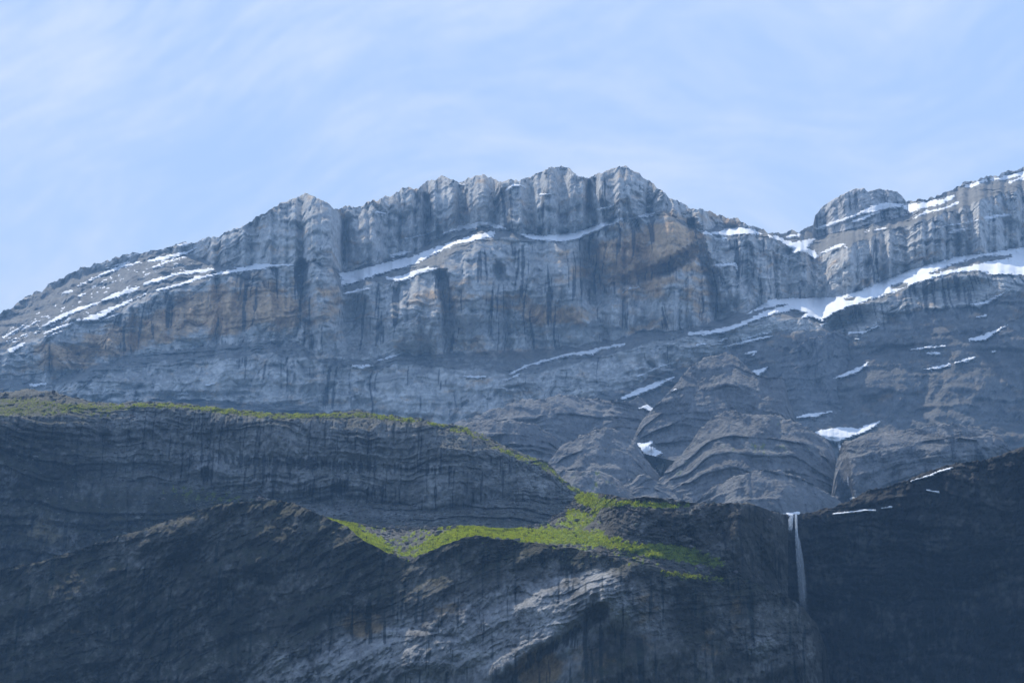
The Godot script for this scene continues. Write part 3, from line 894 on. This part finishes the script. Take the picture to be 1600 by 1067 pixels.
	var s_mid := [400,777, 420,785, 500,809, 568,823, 660,827, 792,829, 847,822, 880,806, 905,800, 930,806, 960,838, 1000,846, 1040,852, 1100,862, 1150,884, 1180,890, 1232,922]
	var s_low := []
	for k in range(0, rim.size(), 2):
		if rim[k] > 400 and rim[k] < 1232:
			s_low.append_array([rim[k], rim[k + 1] + 5])
	s_low.append_array([1232, 942])
	var edge := []
	for x in range(400, 1251, 25):
		var mean := 0.0
		for o in [-30, -20, -10, 0, 10, 20, 30]:
			mean += r.smooth_depth(x + o, Lens.along(rim, x + o) + 3.0, 4.0) / 7.0
		edge.append_array([x, mean + 6.0 + 45.0 * smoothstep(1150.0, 1250.0, x)])
	s.setup(400, 1232, [s_top, s_mid, s_low], [[400,24, 880,24, 920,40, 960,62, 1100,66, 1150,76, 1262,82], [400,24, 640,23, 800,21, 920,26, 980,38, 1060,46, 1157,56, 1262,74]], edge,
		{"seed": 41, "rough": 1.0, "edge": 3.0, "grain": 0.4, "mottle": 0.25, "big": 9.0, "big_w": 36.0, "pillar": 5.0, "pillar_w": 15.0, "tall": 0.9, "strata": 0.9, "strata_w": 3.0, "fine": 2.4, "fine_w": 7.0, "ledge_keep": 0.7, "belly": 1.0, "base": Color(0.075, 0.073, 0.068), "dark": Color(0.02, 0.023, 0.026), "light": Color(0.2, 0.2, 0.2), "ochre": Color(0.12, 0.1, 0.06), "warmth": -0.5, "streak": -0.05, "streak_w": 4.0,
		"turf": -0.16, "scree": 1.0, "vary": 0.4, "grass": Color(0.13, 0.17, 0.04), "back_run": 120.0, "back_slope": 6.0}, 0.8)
	for q in [[540, 826, 50, 14, 0.9, 32], [590, 850, 40, 12, 0.8, 30], [700, 845, 60, 16, 1.1, -20], [760, 832, 70, 12, 1.2, 3], [850, 838, 90, 16, 1.1, 3], [930, 842, 60, 16, 0.9, 6], [1000, 862, 70, 10, 0.6, 8], [900, 812, 40, 20, 0.7, -20], [920, 780, 60, 14, 0.9, 12], [1000, 788, 70, 8, 0.8, 4], [1060, 858, 70, 8, 0.7, 5], [560, 816, 30, 6, 0.6, 0], [1080, 875, 60, 8, 0.5, 6], [1050, 790, 50, 6, 0.6, 0]]:
		s.turf.spot(q[0], q[1], q[2], q[3], q[4], q[5])
	s.turf.spot(612, 836, 22, 6, -0.45)
	s.turf.spot(640, 842, 80, 14, 0.35)
	s.turf.spot(570, 845, 70, 16, 0.7, 35)
	s.turf.spot(650, 862, 40, 12, 0.5)
	s.turf.spot(1160, 835, 110, 50, -0.6)
	s.turf.spot(1080, 866, 120, 18, 0.45, 8)
	s.turf.spot(1010, 858, 90, 16, 0.4, 6)
	for q in [[1150, 850, 30, 60, 11], [1182, 840, 18, 70, -9], [1208, 850, 18, 70, 11], [1118, 832, 26, 34, -7], [1080, 812, 30, 24, 7], [1030, 806, 30, 20, 5], [1170, 800, 22, 20, 6]]:
		s.bulge.spot(q[0], q[1], q[2] * 1.4, q[3], q[4] * 0.6, 12)
	s.turf.spot(1010, 815, 90, 26, -0.3)
	s.pale.spot(620, 842, 60, 16, 0.5)
	s.deep.spot(1190, 860, 110, 100, 1.5)  # shade of the recess beside the waterfall, painted into the rock colour
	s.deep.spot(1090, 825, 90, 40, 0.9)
	raise_rock("grass_saddle", "saddle", s, "sunlit grassy saddle with a dark rocky mound on its right", "meadow", rock_material())

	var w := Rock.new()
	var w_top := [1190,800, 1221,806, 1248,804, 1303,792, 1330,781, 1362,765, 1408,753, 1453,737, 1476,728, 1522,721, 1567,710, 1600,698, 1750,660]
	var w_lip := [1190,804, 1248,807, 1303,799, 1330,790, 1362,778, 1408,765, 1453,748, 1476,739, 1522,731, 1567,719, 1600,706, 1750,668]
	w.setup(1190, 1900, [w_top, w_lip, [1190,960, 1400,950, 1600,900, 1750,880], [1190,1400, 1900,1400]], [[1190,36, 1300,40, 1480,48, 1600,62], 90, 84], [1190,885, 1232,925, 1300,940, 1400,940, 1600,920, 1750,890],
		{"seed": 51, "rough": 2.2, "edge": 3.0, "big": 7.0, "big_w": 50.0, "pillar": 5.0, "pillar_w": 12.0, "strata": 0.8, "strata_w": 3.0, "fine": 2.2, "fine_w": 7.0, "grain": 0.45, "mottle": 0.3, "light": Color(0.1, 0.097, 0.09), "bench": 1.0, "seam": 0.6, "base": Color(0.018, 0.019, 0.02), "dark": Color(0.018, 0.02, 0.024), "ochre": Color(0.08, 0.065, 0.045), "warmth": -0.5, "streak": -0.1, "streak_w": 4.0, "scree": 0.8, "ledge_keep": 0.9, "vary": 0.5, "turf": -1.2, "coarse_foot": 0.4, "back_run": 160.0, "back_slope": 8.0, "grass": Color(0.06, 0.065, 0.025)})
	w.pale.spot(1540, 790, 90, 60, 0.25)
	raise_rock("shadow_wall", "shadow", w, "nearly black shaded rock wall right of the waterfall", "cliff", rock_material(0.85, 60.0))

func build_snow() -> void:
	# on the long slope left of the pointed peak
	snow("snow streak along the skyline just left of the pointed peak's shoulder", [[264, 385, 1, 290, 382, 3, 322, 373, 2]])
	snow("tiny snow strip on the skyline right at the pointed peak's shoulder", [[332, 369, 1, 352, 363, 2]])
	snow("bold white snow streak close under the left skyline, ending at the peak's cliff", [[231, 408, 2, 260, 402, 3.5, 290, 395, 3, 306, 388, 1.5]])
	snow("thin snow line directly below the bold streak at the peak's cliff", [[229, 421, 1, 262, 409, 2, 288, 401, 1]])
	snow("long thin snow streak running down beside the left skyline", [[121, 447, 1.5, 160, 428, 2.5, 190, 416, 2.5, 220, 410, 1.5]])
	snow("short faint snow line above the long thin streak by the left skyline", [[165, 419, 1, 185, 413, 1.5, 203, 410, 1]])
	snow("small snow fleck nearest the lower left skyline", [[96, 458, 1.5, 112, 455, 2]])
	snow("small slanting snow fleck below the foot of the long thin streak", [[121, 463, 1, 133, 458, 1.5]])
	snow("snow sliver lying on the left skyline halfway up", [[199, 401, 1.5, 225, 393, 1.5]])
	snow("hair thin snow line in the dark middle of the left slope", [[144, 449, 0.8, 172, 433, 1]])
	snow("stout snow patch in the middle of the left slope above the cliff edge", [[225, 444, 2, 245, 438, 4, 263, 432, 2.5, 280, 426, 1]])
	snow("bluish snow strip in the shade under the pointed peak's cliff", [[266, 429, 1.5, 300, 425, 3.5, 333, 421, 2]])
	snow("long snow band along the cliff edge below the pointed peak", [[245, 454, 2.5, 280, 445, 2.5, 310, 434, 3, 345, 427, 2.5, 375, 421, 3.5, 400, 417, 5, 430, 415, 3, 461, 414, 1.5]])
	snow("snow streak on the left slope that continues the stout patch downhill", [[152, 473, 1.5, 176, 463, 4, 200, 455, 4.5, 216, 449, 2]])
	snow("narrow snow streak low on the left slope, above the widest patch", [[66, 510, 1.5, 90, 497, 4, 115, 486, 3.5, 150, 474, 2]])
	snow("widest white snow patch low on the left slope at the cliff edge", [[130, 500, 3, 150, 496, 6, 175, 483, 4, 205, 469, 2]])
	snow("thin snow line under the widest patch, right on the cliff edge", [[154, 501, 1.5, 184, 491, 1.5]])
	snow("snow streak running downhill from the widest patch of the left slope", [[68, 521, 1.5, 97, 510, 3, 124, 500, 2]])
	snow("short snow line just below the streak that leaves the widest patch", [[69, 527, 1.5, 94, 518, 2]])
	snow("forked snow patch at the far left on the cliff top", [[16, 548, 5, 37, 537, 2.5]])
	snow("uppermost thin snow line at the far left edge of the slope", [[4, 528, 1.5, 34, 510, 2]])
	snow("second thin snow line at the far left, above the forked patch", [[10, 534, 1, 41, 522, 1.5]])
	snow("thin snow line between the far left lines and the narrow streak", [[34, 515, 1.5, 56, 502, 1.5]])
	snow("small snow fleck on the cliff edge right of the widest patch", [[213, 465, 1.5, 226, 460, 2]])
	snow("tiny snow fleck in the notch beside the pillar under the pointed peak", [[467, 430, 2, 473, 429, 1.5]])
	snow("snow fleck on the low terrace above the left meadow hump", [[48, 602, 3, 70, 600, 2]])
	snow("thin snow fleck on the lower terraces above the meadow, leftmost", [[236, 602, 1.5, 246, 600, 1.5]])
	snow("lowest small snow fleck just above the left meadow rim", [[277, 616, 1.5, 292, 615, 2]])
	snow("snow fleck on the lower terraces, above its close twin line", [[322, 602, 1.5, 336, 600, 1.5]])
	snow("faint snow line just below the right fleck of the lower terraces", [[321, 613, 1, 335, 612, 1]])
	# on the ledges of the middle wall
	snow("long wide snow ledge slanting up across the middle of the wall", [], [[529, 427, 567, 420, 612, 407, 642, 401, 676, 388, 710, 377, 740, 367, 774, 360, 772, 369, 740, 377, 710, 382, 676, 399, 650, 413, 624, 420, 586, 431, 556, 442, 535, 447]])
	snow("curved snow strip over the top end of the long slanting ledge", [[693, 365, 1.5, 715, 357, 3, 745, 351, 4, 765, 350, 4, 790, 357, 1.5]])
	snow("sagging snow band at the foot of the summit cliffs", [[815, 366, 2, 835, 371, 4, 860, 373, 6, 897, 369, 6, 925, 360, 5, 950, 349, 4, 972, 343, 2.5]])
	snow("snow strip on the edge above the big ochre face", [[984, 342, 1.5, 1005, 338, 3, 1022, 333, 2]])
	snow("bright snow patch on the cliff edge below the long slanting ledge", [[604, 435, 2, 627, 436, 5, 650, 426, 4, 668, 421, 4, 684, 421, 2]])
	snow("small snow strip at the lower left end of the middle cliff edge", [[538, 459, 2, 560, 455, 3, 578, 450, 1.5]])
	snow("small snow patch on the rocks above the long slanting ledge", [[611, 400, 3, 630, 396, 3.5, 642, 393, 1.5]])
	snow("broken snow line on the ledge under the left summit cliffs", [[634, 372, 1.5, 660, 368, 1, 680, 359, 1.5]])
	snow("thin snow fleck high on the cliffs right of the pointed peak", [[581, 330, 1.5, 602, 334, 1.5]])
	snow("small snow hook just under the skyline left of the summit hump", [[790, 298, 1.5, 800, 291, 2.5, 813, 290, 3, 820, 293, 1.5]])
	snow("white snow cap in the skyline gap between the two summit humps", [[904, 274, 2.5, 915, 276, 3.5, 928, 277, 1.5]])
	snow("tiny snow fleck in a skyline notch left of the summit humps", [[715, 288, 1.5, 725, 288, 1.5]])
	snow("short snow line in the cliff below the right summit hump", [[934, 327, 1.5, 950, 325, 2.5, 960, 320, 1]])
	snow("faint snow line in the cliff below the left summit hump", [[845, 304, 1.5, 860, 303, 1.5]])
	snow("hair thin snow line on the ramp under the ochre face", [[971, 457, 0.8, 985, 451, 1.2, 1001, 448, 0.8]])
	snow("short snow strip under the low end of the long tongue", [[791, 594, 1.5, 811, 585, 2]])
	snow("long snow tongue on the ledge at the foot of the middle wall", [], [[789, 585, 822, 570, 849, 562, 894, 551, 924, 546, 950, 540, 980, 535, 976, 540, 942, 546, 927, 555, 897, 555, 860, 564, 830, 571, 800, 585]])
	snow("small snow fleck left of the long tongue at the wall's foot", [[725, 588, 1, 745, 590, 3, 758, 589, 1.5]])
	snow("bluish snow fleck below the pillar left of the middle wall", [[551, 572, 2.5, 565, 574, 3.5, 582, 571, 1.5]])
	snow("thin curved snow line under the left foot of the middle wall", [[590, 563, 1, 612, 557, 2, 630, 551, 1]])
	snow("shaded bluish snow strip left of the pyramid shaped dome", [[973, 622, 3, 1000, 612, 5, 1025, 602, 5, 1052, 590, 2]])
	snow("thin snow line above the shaded strip left of the pyramid dome", [[995, 589, 1, 1040, 570, 1.5, 1065, 564, 1]])
	snow("small bright snow triangle at the left foot of the pyramid dome", [], [[993, 637, 1012, 632, 1033, 629, 1026, 640, 1022, 646, 1010, 641]])
	snow("bright snow patch in the gully between two rounded domes", [], [[991, 691, 1006, 692, 1022, 688, 1018, 697, 1038, 708, 1022, 716, 1015, 721, 1003, 706]])
	snow("lowest snow scrap in the gully between two rounded domes", [], [[1024, 727, 1038, 724, 1035, 733, 1034, 741, 1028, 735]])
	snow("snow patch in the notch right of the pyramid dome's top", [], [[1173, 580, 1187, 576, 1202, 572, 1196, 582, 1186, 588, 1178, 584]])
	snow("thin snow line on the left flank of the pyramid dome", [[1040, 614, 1.5, 1056, 609, 2]])
	# on the right
	snow("largest snowfield, a broad white band across the right of the mountain", [], [[1168, 491, 1204, 467, 1245, 466, 1297, 465, 1339, 456, 1376, 441, 1417, 424, 1466, 409, 1500, 400, 1537, 396, 1640, 380, 1640, 431, 1556, 430, 1526, 423, 1485, 428, 1451, 438, 1425, 446, 1402, 456, 1370, 466, 1339, 476, 1305, 490, 1285, 503, 1270, 497, 1248, 499, 1260, 490, 1240, 484, 1200, 494, 1170, 505, 1166, 501, 1195, 486, 1230, 476, 1200, 480, 1180, 487]], [[1455, 428, 1, 1490, 417, 4, 1530, 407, 5, 1580, 400, 2], [1395, 449, 2, 1410, 446, 4, 1417, 446, 2], [1322, 468, 1.5, 1335, 467, 2.5]])
	snow("snow tail at the lower left end of the largest snowfield", [[1076, 521, 2, 1110, 520, 4, 1140, 514, 4, 1166, 504, 4]])
	snow("longer lower one of two snow lines below the largest snowfield's tail", [[1130, 543, 1.5, 1165, 534, 3, 1207, 525, 1.5]])
	snow("shorter upper one of two snow lines below the largest snowfield's tail", [[1160, 531, 1.5, 1185, 523, 2, 1206, 518, 1]])
	snow("tiny snow fleck between the snowfield's tail and the twin lines", [[1126, 533, 2, 1136, 528, 2]])
	snow("tiny bluish snow fleck left below the tail of the snowfield", [[1090, 539, 2, 1102, 538, 2]])
	snow("small crooked snow fleck above the notch of the pyramid dome", [[1165, 553, 1.5, 1182, 549, 2, 1175, 558, 1]])
	snow("small snow drip under the lower lip of the largest snowfield", [[1284, 508, 1.5, 1298, 504, 2]])
	snow("curved snow line below the dark undercut cliff", [[1328, 520, 1.5, 1348, 520, 2.5, 1374, 509, 1.5]])
	snow("snow sickle in the groove right of the blunt tower", [], [[1299, 592, 1320, 583, 1340, 574, 1359, 565, 1355, 573, 1340, 583, 1322, 590]])
	snow("tiny snow fleck on top of the blunt tower's gully", [[1337, 530, 1.5, 1342, 531, 2]])
	snow("left one of two white snow bars on the banded slabs", [[1444, 577, 1, 1465, 575, 3, 1484, 570, 3]])
	snow("right one of two white snow bars on the banded slabs", [[1493, 568, 2, 1510, 563, 3, 1524, 559, 2]])
	snow("faint snow line on the slabs, highest above the two white bars", [[1425, 547, 1, 1450, 543, 2, 1477, 541, 2]])
	snow("short snow strip between the faint line and the two white bars", [[1450, 553, 2, 1468, 552, 3]])
	snow("bluish snow strip on the slabs near the right edge", [[1517, 531, 3, 1540, 527, 5, 1560, 516, 2.5, 1575, 508, 1]])
	snow("snow strip right under the dark streaked cliff, near the right edge", [[1517, 476, 1.5, 1530, 477, 4, 1550, 469, 3, 1575, 455, 1.5]])
	snow("tiny snow fleck between the two strips near the right edge", [[1526, 496, 1, 1541, 493, 2]])
	snow("lone snow dot on the slabs near the right edge", [[1552, 550, 2, 1556, 550, 2]])
	snow("slanting snow ramp along the foot of the flat topped knoll", [], [[1268, 358, 1309, 344, 1339, 333, 1365, 320, 1380, 317, 1415, 318, 1407, 325, 1380, 329, 1365, 333, 1345, 336, 1310, 351, 1285, 359]])
	snow("white snow wedge just below the ramp of the flat topped knoll", [[1334, 346, 3, 1350, 341, 3, 1368, 332, 4, 1385, 325, 3]])
	snow("bright snow patch on the ridge right of the flat topped knoll", [], [[1410, 322, 1440, 316, 1470, 311, 1495, 303, 1490, 311, 1470, 319, 1445, 325, 1425, 332, 1412, 329]])
	snow("thin snow line under the ridge patch right of the knoll", [[1426, 341, 1, 1450, 331, 2.5, 1475, 326, 1.5, 1497, 317, 2]])
	snow("snow cap on the skyline at the upper right corner of the mountain", [], [[1545, 278, 1570, 275, 1640, 258, 1640, 268, 1585, 277, 1565, 282, 1548, 281]])
	snow("snow strip on the skyline just left of the right corner cap", [[1509, 292, 2, 1525, 288, 3, 1541, 281, 2]])
	snow("small snow strip under the cap at the upper right corner", [[1578, 284, 1.5, 1604, 276, 2.5]])
	snow("snow strip on the ledge high on the right, beside the picture's edge", [[1540, 342, 3, 1560, 338, 3, 1580, 336, 2]])
	snow("thin snow line on the high right ledge, left of the strip", [[1474, 354, 1, 1510, 348, 1.5, 1528, 345, 1.5]])
	snow("blunt snow patch under the thin line of the high right ledge", [[1486, 363, 3, 1500, 360, 3.5, 1512, 357, 1.5]])
	snow("hair thin snow line in the cliff below the knoll", [[1352, 362, 1, 1375, 358, 1.5, 1384, 356, 1]])
	snow("branching snow drift in the saddle between summit and knoll", [], [[1199, 366, 1215, 368, 1228, 376, 1245, 378, 1262, 374, 1277, 371, 1268, 382, 1262, 388, 1275, 392, 1280, 400, 1275, 408, 1264, 398, 1250, 395, 1240, 398, 1236, 388, 1222, 378, 1205, 373]])
	snow("short snow line on the crest of the saddle above the branching drift", [[1230, 370, 1.5, 1250, 367, 2]])
	snow("snow strip right of the branching drift, climbing towards the knoll", [[1285, 395, 2, 1300, 388, 2.5, 1318, 382, 2, 1325, 388, 1]])
	snow("snow shelf under the skyline left of the saddle", [], [[1088, 358, 1110, 363, 1125, 361, 1140, 356, 1160, 355, 1180, 359, 1192, 366, 1175, 366, 1150, 367, 1125, 369, 1100, 366]])
	snow("small snow fleck below the shelf left of the saddle", [[1122, 375, 1.5, 1135, 372, 2]])
	snow("ragged snow fleck on the cliff right of the ochre face", [[1112, 417, 1.5, 1130, 414, 4, 1150, 413, 2.5, 1152, 422, 1]])
	snow("broad white snow patch in the hollow above the dark gully", [], [[1255, 683, 1285, 671, 1312, 667, 1340, 669, 1380, 655, 1367, 669, 1349, 678, 1326, 685, 1312, 692, 1294, 690]])
	snow("thin snow strip above the broad patch in the hollow", [[1247, 652, 2, 1262, 650, 4, 1280, 648, 3, 1300, 643, 1.5]])
	snow("snow scrap in the dark gully under the broad patch", [[1312, 692, 2, 1315, 702, 3, 1313, 708, 1.5]])
	# white patches on the rim of the shaded wall
	snow("white line on the dark wall right of the waterfall", [[1303, 803, 1.5, 1330, 800, 2, 1350, 798, 2, 1368, 797, 2]], [], [], 1.2, 1.2)
	snow("tiny white dash right of the white line on the dark wall", [[1378, 794, 1, 1394, 792, 1.5]], [], [], 1.2, 1.2)
	snow("white dot on the rim right of the waterfall", [[1331, 779, 2.5, 1341, 778, 2]], [], [], 1.2, 1.2)
	snow("white streak on the rim of the dark right wall", [[1425, 751, 1.2, 1450, 744, 1.6, 1480, 733, 2, 1490, 731, 1.2]], [], [], 1.2, 1.6)
	snow("small white fleck below the white streak of the right rim", [[1449, 766, 1.5, 1467, 769, 2]], [], [], 1.2, 1.2)
	# countless crumbs of snow between the streaks
	var rng := RandomNumberGenerator.new()
	rng.seed = 77
	var crumbs := []
	for k in 110:
		var x := rng.randf_range(10, 300)
		var y := 545.0 - (x - 10) * 0.39 - rng.randf_range(8, 62) * (0.5 + x / 600.0)
		var l := rng.randf_range(1, 7)
		crumbs.append([x, y, rng.randf_range(0.2, 1.0), x + l, y - l * 0.42, rng.randf_range(0.2, 0.9)])
	tag(put_mesh("snow_crumbs", snow_mesh(crumbs, [], [], 2.5, 1.5, true), snow_white), "crumbs of old snow strewn between the streaks of the left slope", "snow", "", "stuff")

# Falling water: threads that spread and thin out, each a bowed sheet; path is [x, y, half width] in the view of the wall, off is metres before it.
func water_mesh(key: String, path: Array, threads: int, off: float, alpha: float, seed_: int, thin := 0.5) -> ArrayMesh:
	var rng := RandomNumberGenerator.new()
	rng.seed = seed_
	var r: Rock = rocks[key]
	var ax := []
	var aw := []
	for k in range(0, path.size(), 3):
		ax.append_array([path[k + 1], path[k]])
		aw.append_array([path[k + 1], path[k + 2]])
	var y0: float = path[1]
	var y1: float = path[path.size() - 2]
	var d := r.smooth_depth(path[0], y0 + 4.0, 3.0) - off
	var n := Lens.noise(seed_ + 5, 3)
	var st := SurfaceTool.new()
	st.begin(Mesh.PRIMITIVE_TRIANGLES)
	for t in threads:
		var s := rng.randf_range(-1, 1)
		var from := lerpf(y0, y1, maxf(0.0, rng.randf_range(-0.5, 0.55)))
		var to := minf(y1, from + (y1 - y0) * rng.randf_range(0.35, 0.8))
		var w := rng.randf_range(0.5, 1.3)
		var rows := 24
		var last := []
		for j in rows + 1:
			var f := float(j) / rows
			var y := lerpf(from, to, f)
			var cx := Lens.along(ax, y) + s * Lens.along(aw, y) + 0.8 * n.get_noise_2d(y / 9.0, t * 7.0)
			var a := alpha * smoothstep(0.0, 0.06, f) * (1.0 - smoothstep(0.4, 1.0, f)) * (0.65 + 0.7 * n.get_noise_2d(y / 4.0, t * 3.0)) * lerpf(1.0, thin, (y - y0) / (y1 - y0))
			var row := []
			for e in 5:
				var u := (e - 2) / 2.0
				var q := Lens.ray(cx + u * w * (0.5 + 0.25 * Lens.along(aw, y)), y)
				var dd := d - 1.0 - 0.5 * (1.0 - u * u) - t * 0.05
				row.append([Vector3(dd * q.x, EYE + dd * q.y, -dd), clampf(a * (1.0 - u * u), 0.0, 1.0)])
			if j:
				for e in 4:
					for v in [last[e], last[e + 1], row[e + 1], last[e], row[e + 1], row[e]]:
						st.set_color(Color(0.85, 0.88, 0.92, v[1]))
						st.add_vertex(v[0])
			last = row
	st.generate_normals()
	return st.commit()

func build_water() -> void:
	var m := StandardMaterial3D.new()
	m.vertex_color_use_as_albedo = true
	m.transparency = BaseMaterial3D.TRANSPARENCY_ALPHA
	m.cull_mode = BaseMaterial3D.CULL_DISABLED
	m.roughness = 0.6
	m.backlight_enabled = true
	m.backlight = Color(0.5, 0.5, 0.5)
	var o := Node3D.new()
	o.name = "waterfall"
	add_child(o)
	tag(o, "tall thin waterfall dropping over the dark wall into spray", "waterfall")
	put_mesh("stream", water_mesh("shadow", [1244, 801, 1.4, 1245, 830, 1.5, 1247, 870, 2.4, 1251, 905, 3.6, 1254, 940, 4.6, 1257, 966, 5.5], 80, 6.0, 0.62, 3, 0.35), m, o)
	put_mesh("side_stream", water_mesh("shadow", [1238, 804, 2, 1235, 816, 3.5, 1235, 834, 3.5], 34, 7.0, 0.9, 4, 0.8), m, o)
	put_mesh("spray", water_mesh("shadow", [1247, 838, 2, 1251, 880, 5, 1255, 920, 6, 1258, 965, 8], 60, 5.0, 0.13, 5, 0.9), m, o)
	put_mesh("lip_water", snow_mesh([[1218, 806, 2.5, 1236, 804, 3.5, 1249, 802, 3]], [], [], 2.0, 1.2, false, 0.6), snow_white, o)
	o = Node3D.new()
	o.name = "waterfall"
	add_child(o, true)
	tag(o, "short thread of water in the dark gully below the broad snow patch", "waterfall")
	put_mesh("stream", water_mesh("shelf", [1325, 744, 0.6, 1327, 764, 1.0], 6, 3.0, 0.6, 6, 0.7), m, o)

func scatter(called: String, keys: Array, mesh: Mesh, mat: Material, chance: float, size: Vector2, sink: float, test: int, seed_: int) -> MultiMeshInstance3D:
	var rng := RandomNumberGenerator.new()
	rng.seed = seed_
	var at: Array[Transform3D] = []
	for key in keys:
		var r: Rock = rocks[key]
		for c in range(1, r.nc - 1):
			var x := r.x0 + c * r.dx
			if x < -60 or x > 1660:
				continue
			for j in range(1, r.nr - r.back - 1):
				var k := c * r.nr + j
				var g := r.green[k]
				var w := g if test == 0 else (1.0 - g) * smoothstep(0.5, 0.8, r.nor[k].y)
				if w < 0.25 or rng.randf() > chance * w or r.nor[k].y < 0.25:
					continue
				var f := rng.randf()
				var p := r.pos[k].lerp(r.pos[k + r.nr + 1], f)
				var s := rng.randf_range(size.x, size.y)
				if test == 1:
					s *= 0.6 + 1.6 * pow(rng.randf(), 5.0)
				var b := Basis(Vector3.UP, rng.randf() * TAU).scaled(Vector3(s, s * rng.randf_range(0.6, 1.2), s))
				at.append(Transform3D(b, p - Vector3(0, s * sink, 0)))
	var mm := MultiMesh.new()
	mm.transform_format = MultiMesh.TRANSFORM_3D
	mm.use_colors = true
	mm.mesh = mesh
	mm.instance_count = at.size()
	for k in at.size():
		mm.set_instance_transform(k, at[k])
		var v := rng.randf_range(0.55, 1.3)
		mm.set_instance_color(k, Color(v * rng.randf_range(0.9, 1.15), v, v * rng.randf_range(0.85, 1.1)))
	var o := MultiMeshInstance3D.new()
	o.name = called
	o.multimesh = mm
	o.material_override = mat
	add_child(o, true)
	return o

func build_grass() -> void:
	var rng := RandomNumberGenerator.new()
	rng.seed = 12
	var st := SurfaceTool.new()
	st.begin(Mesh.PRIMITIVE_TRIANGLES)
	for b in 9:
		var a := rng.randf() * TAU
		var p := Vector3(cos(a), 0, sin(a)) * rng.randf_range(0.0, 0.55)
		var o := Vector3(cos(a + 1.4), 0, sin(a + 1.4)) * 0.11
		var tip := p + Vector3(cos(a) * 0.35, rng.randf_range(0.5, 1.0), sin(a) * 0.35)
		for v in [p - o, tip, p + o]:
			st.set_color(Color(0.31, 0.38, 0.07))
			st.add_vertex(v)
	st.generate_normals()
	var g := StandardMaterial3D.new()
	g.vertex_color_use_as_albedo = true
	g.cull_mode = BaseMaterial3D.CULL_DISABLED
	g.roughness = 0.8
	g.backlight_enabled = true
	g.backlight = Color(1.0, 1.0, 0.4)
	var o := scatter("grass_tufts", ["saddle"], st.commit(), g, 0.95, Vector2(0.5, 1.3), 0.1, 0, 5)
	tag(o, "bright green alpine grass covering the saddle", "grass", "", "stuff")
	o = scatter("grass_tufts", ["meadow", "front"], o.multimesh.mesh, g, 0.6, Vector2(0.5, 1.2), 0.1, 0, 8)
	tag(o, "thin patchy grass along the cliff top and the dark rim", "grass", "", "stuff")
	var d := g.duplicate()
	d.albedo_color = Color(0.5, 0.47, 0.6)
	d.backlight = Color(0.1, 0.1, 0.05)
	o = scatter("dwarf_shrubs", ["saddle", "meadow"], o.multimesh.mesh, d, 0.02, Vector2(0.9, 2.0), 0.1, 0, 9)
	tag(o, "dark dwarf shrubs dotted through the grass", "shrubs", "", "stuff")
	st = SurfaceTool.new()
	st.begin(Mesh.PRIMITIVE_TRIANGLES)
	var ring := []
	for k in 6:
		ring.append(Vector3(cos(k * TAU / 6) * rng.randf_range(0.7, 1.1), rng.randf_range(-0.1, 0.2), sin(k * TAU / 6) * rng.randf_range(0.7, 1.1)))
	for k in 6:
		var p: Vector3 = ring[k]
		var q: Vector3 = ring[(k + 1) % 6]
		var t := Vector3(0.15, 0.75, -0.1)
		var pm := p * 0.75 + Vector3(0, 0.5, 0)
		var qm := q * 0.75 + Vector3(0, 0.5, 0)
		for v in [p, q, qm, p, qm, pm, pm, qm, t, q, p, Vector3(0, -0.6, 0)]:
			st.set_color(Color(0.17, 0.17, 0.168))
			st.set_smooth_group(-1)
			st.add_vertex(v)
	st.generate_normals()
	o = scatter("scattered_stones", ["saddle", "meadow"], st.commit(), rock_material(), 0.1, Vector2(0.3, 1.3), 0.2, 1, 6)
	tag(o, "grey stones scattered over the scree and the saddle", "stones", "", "stuff")
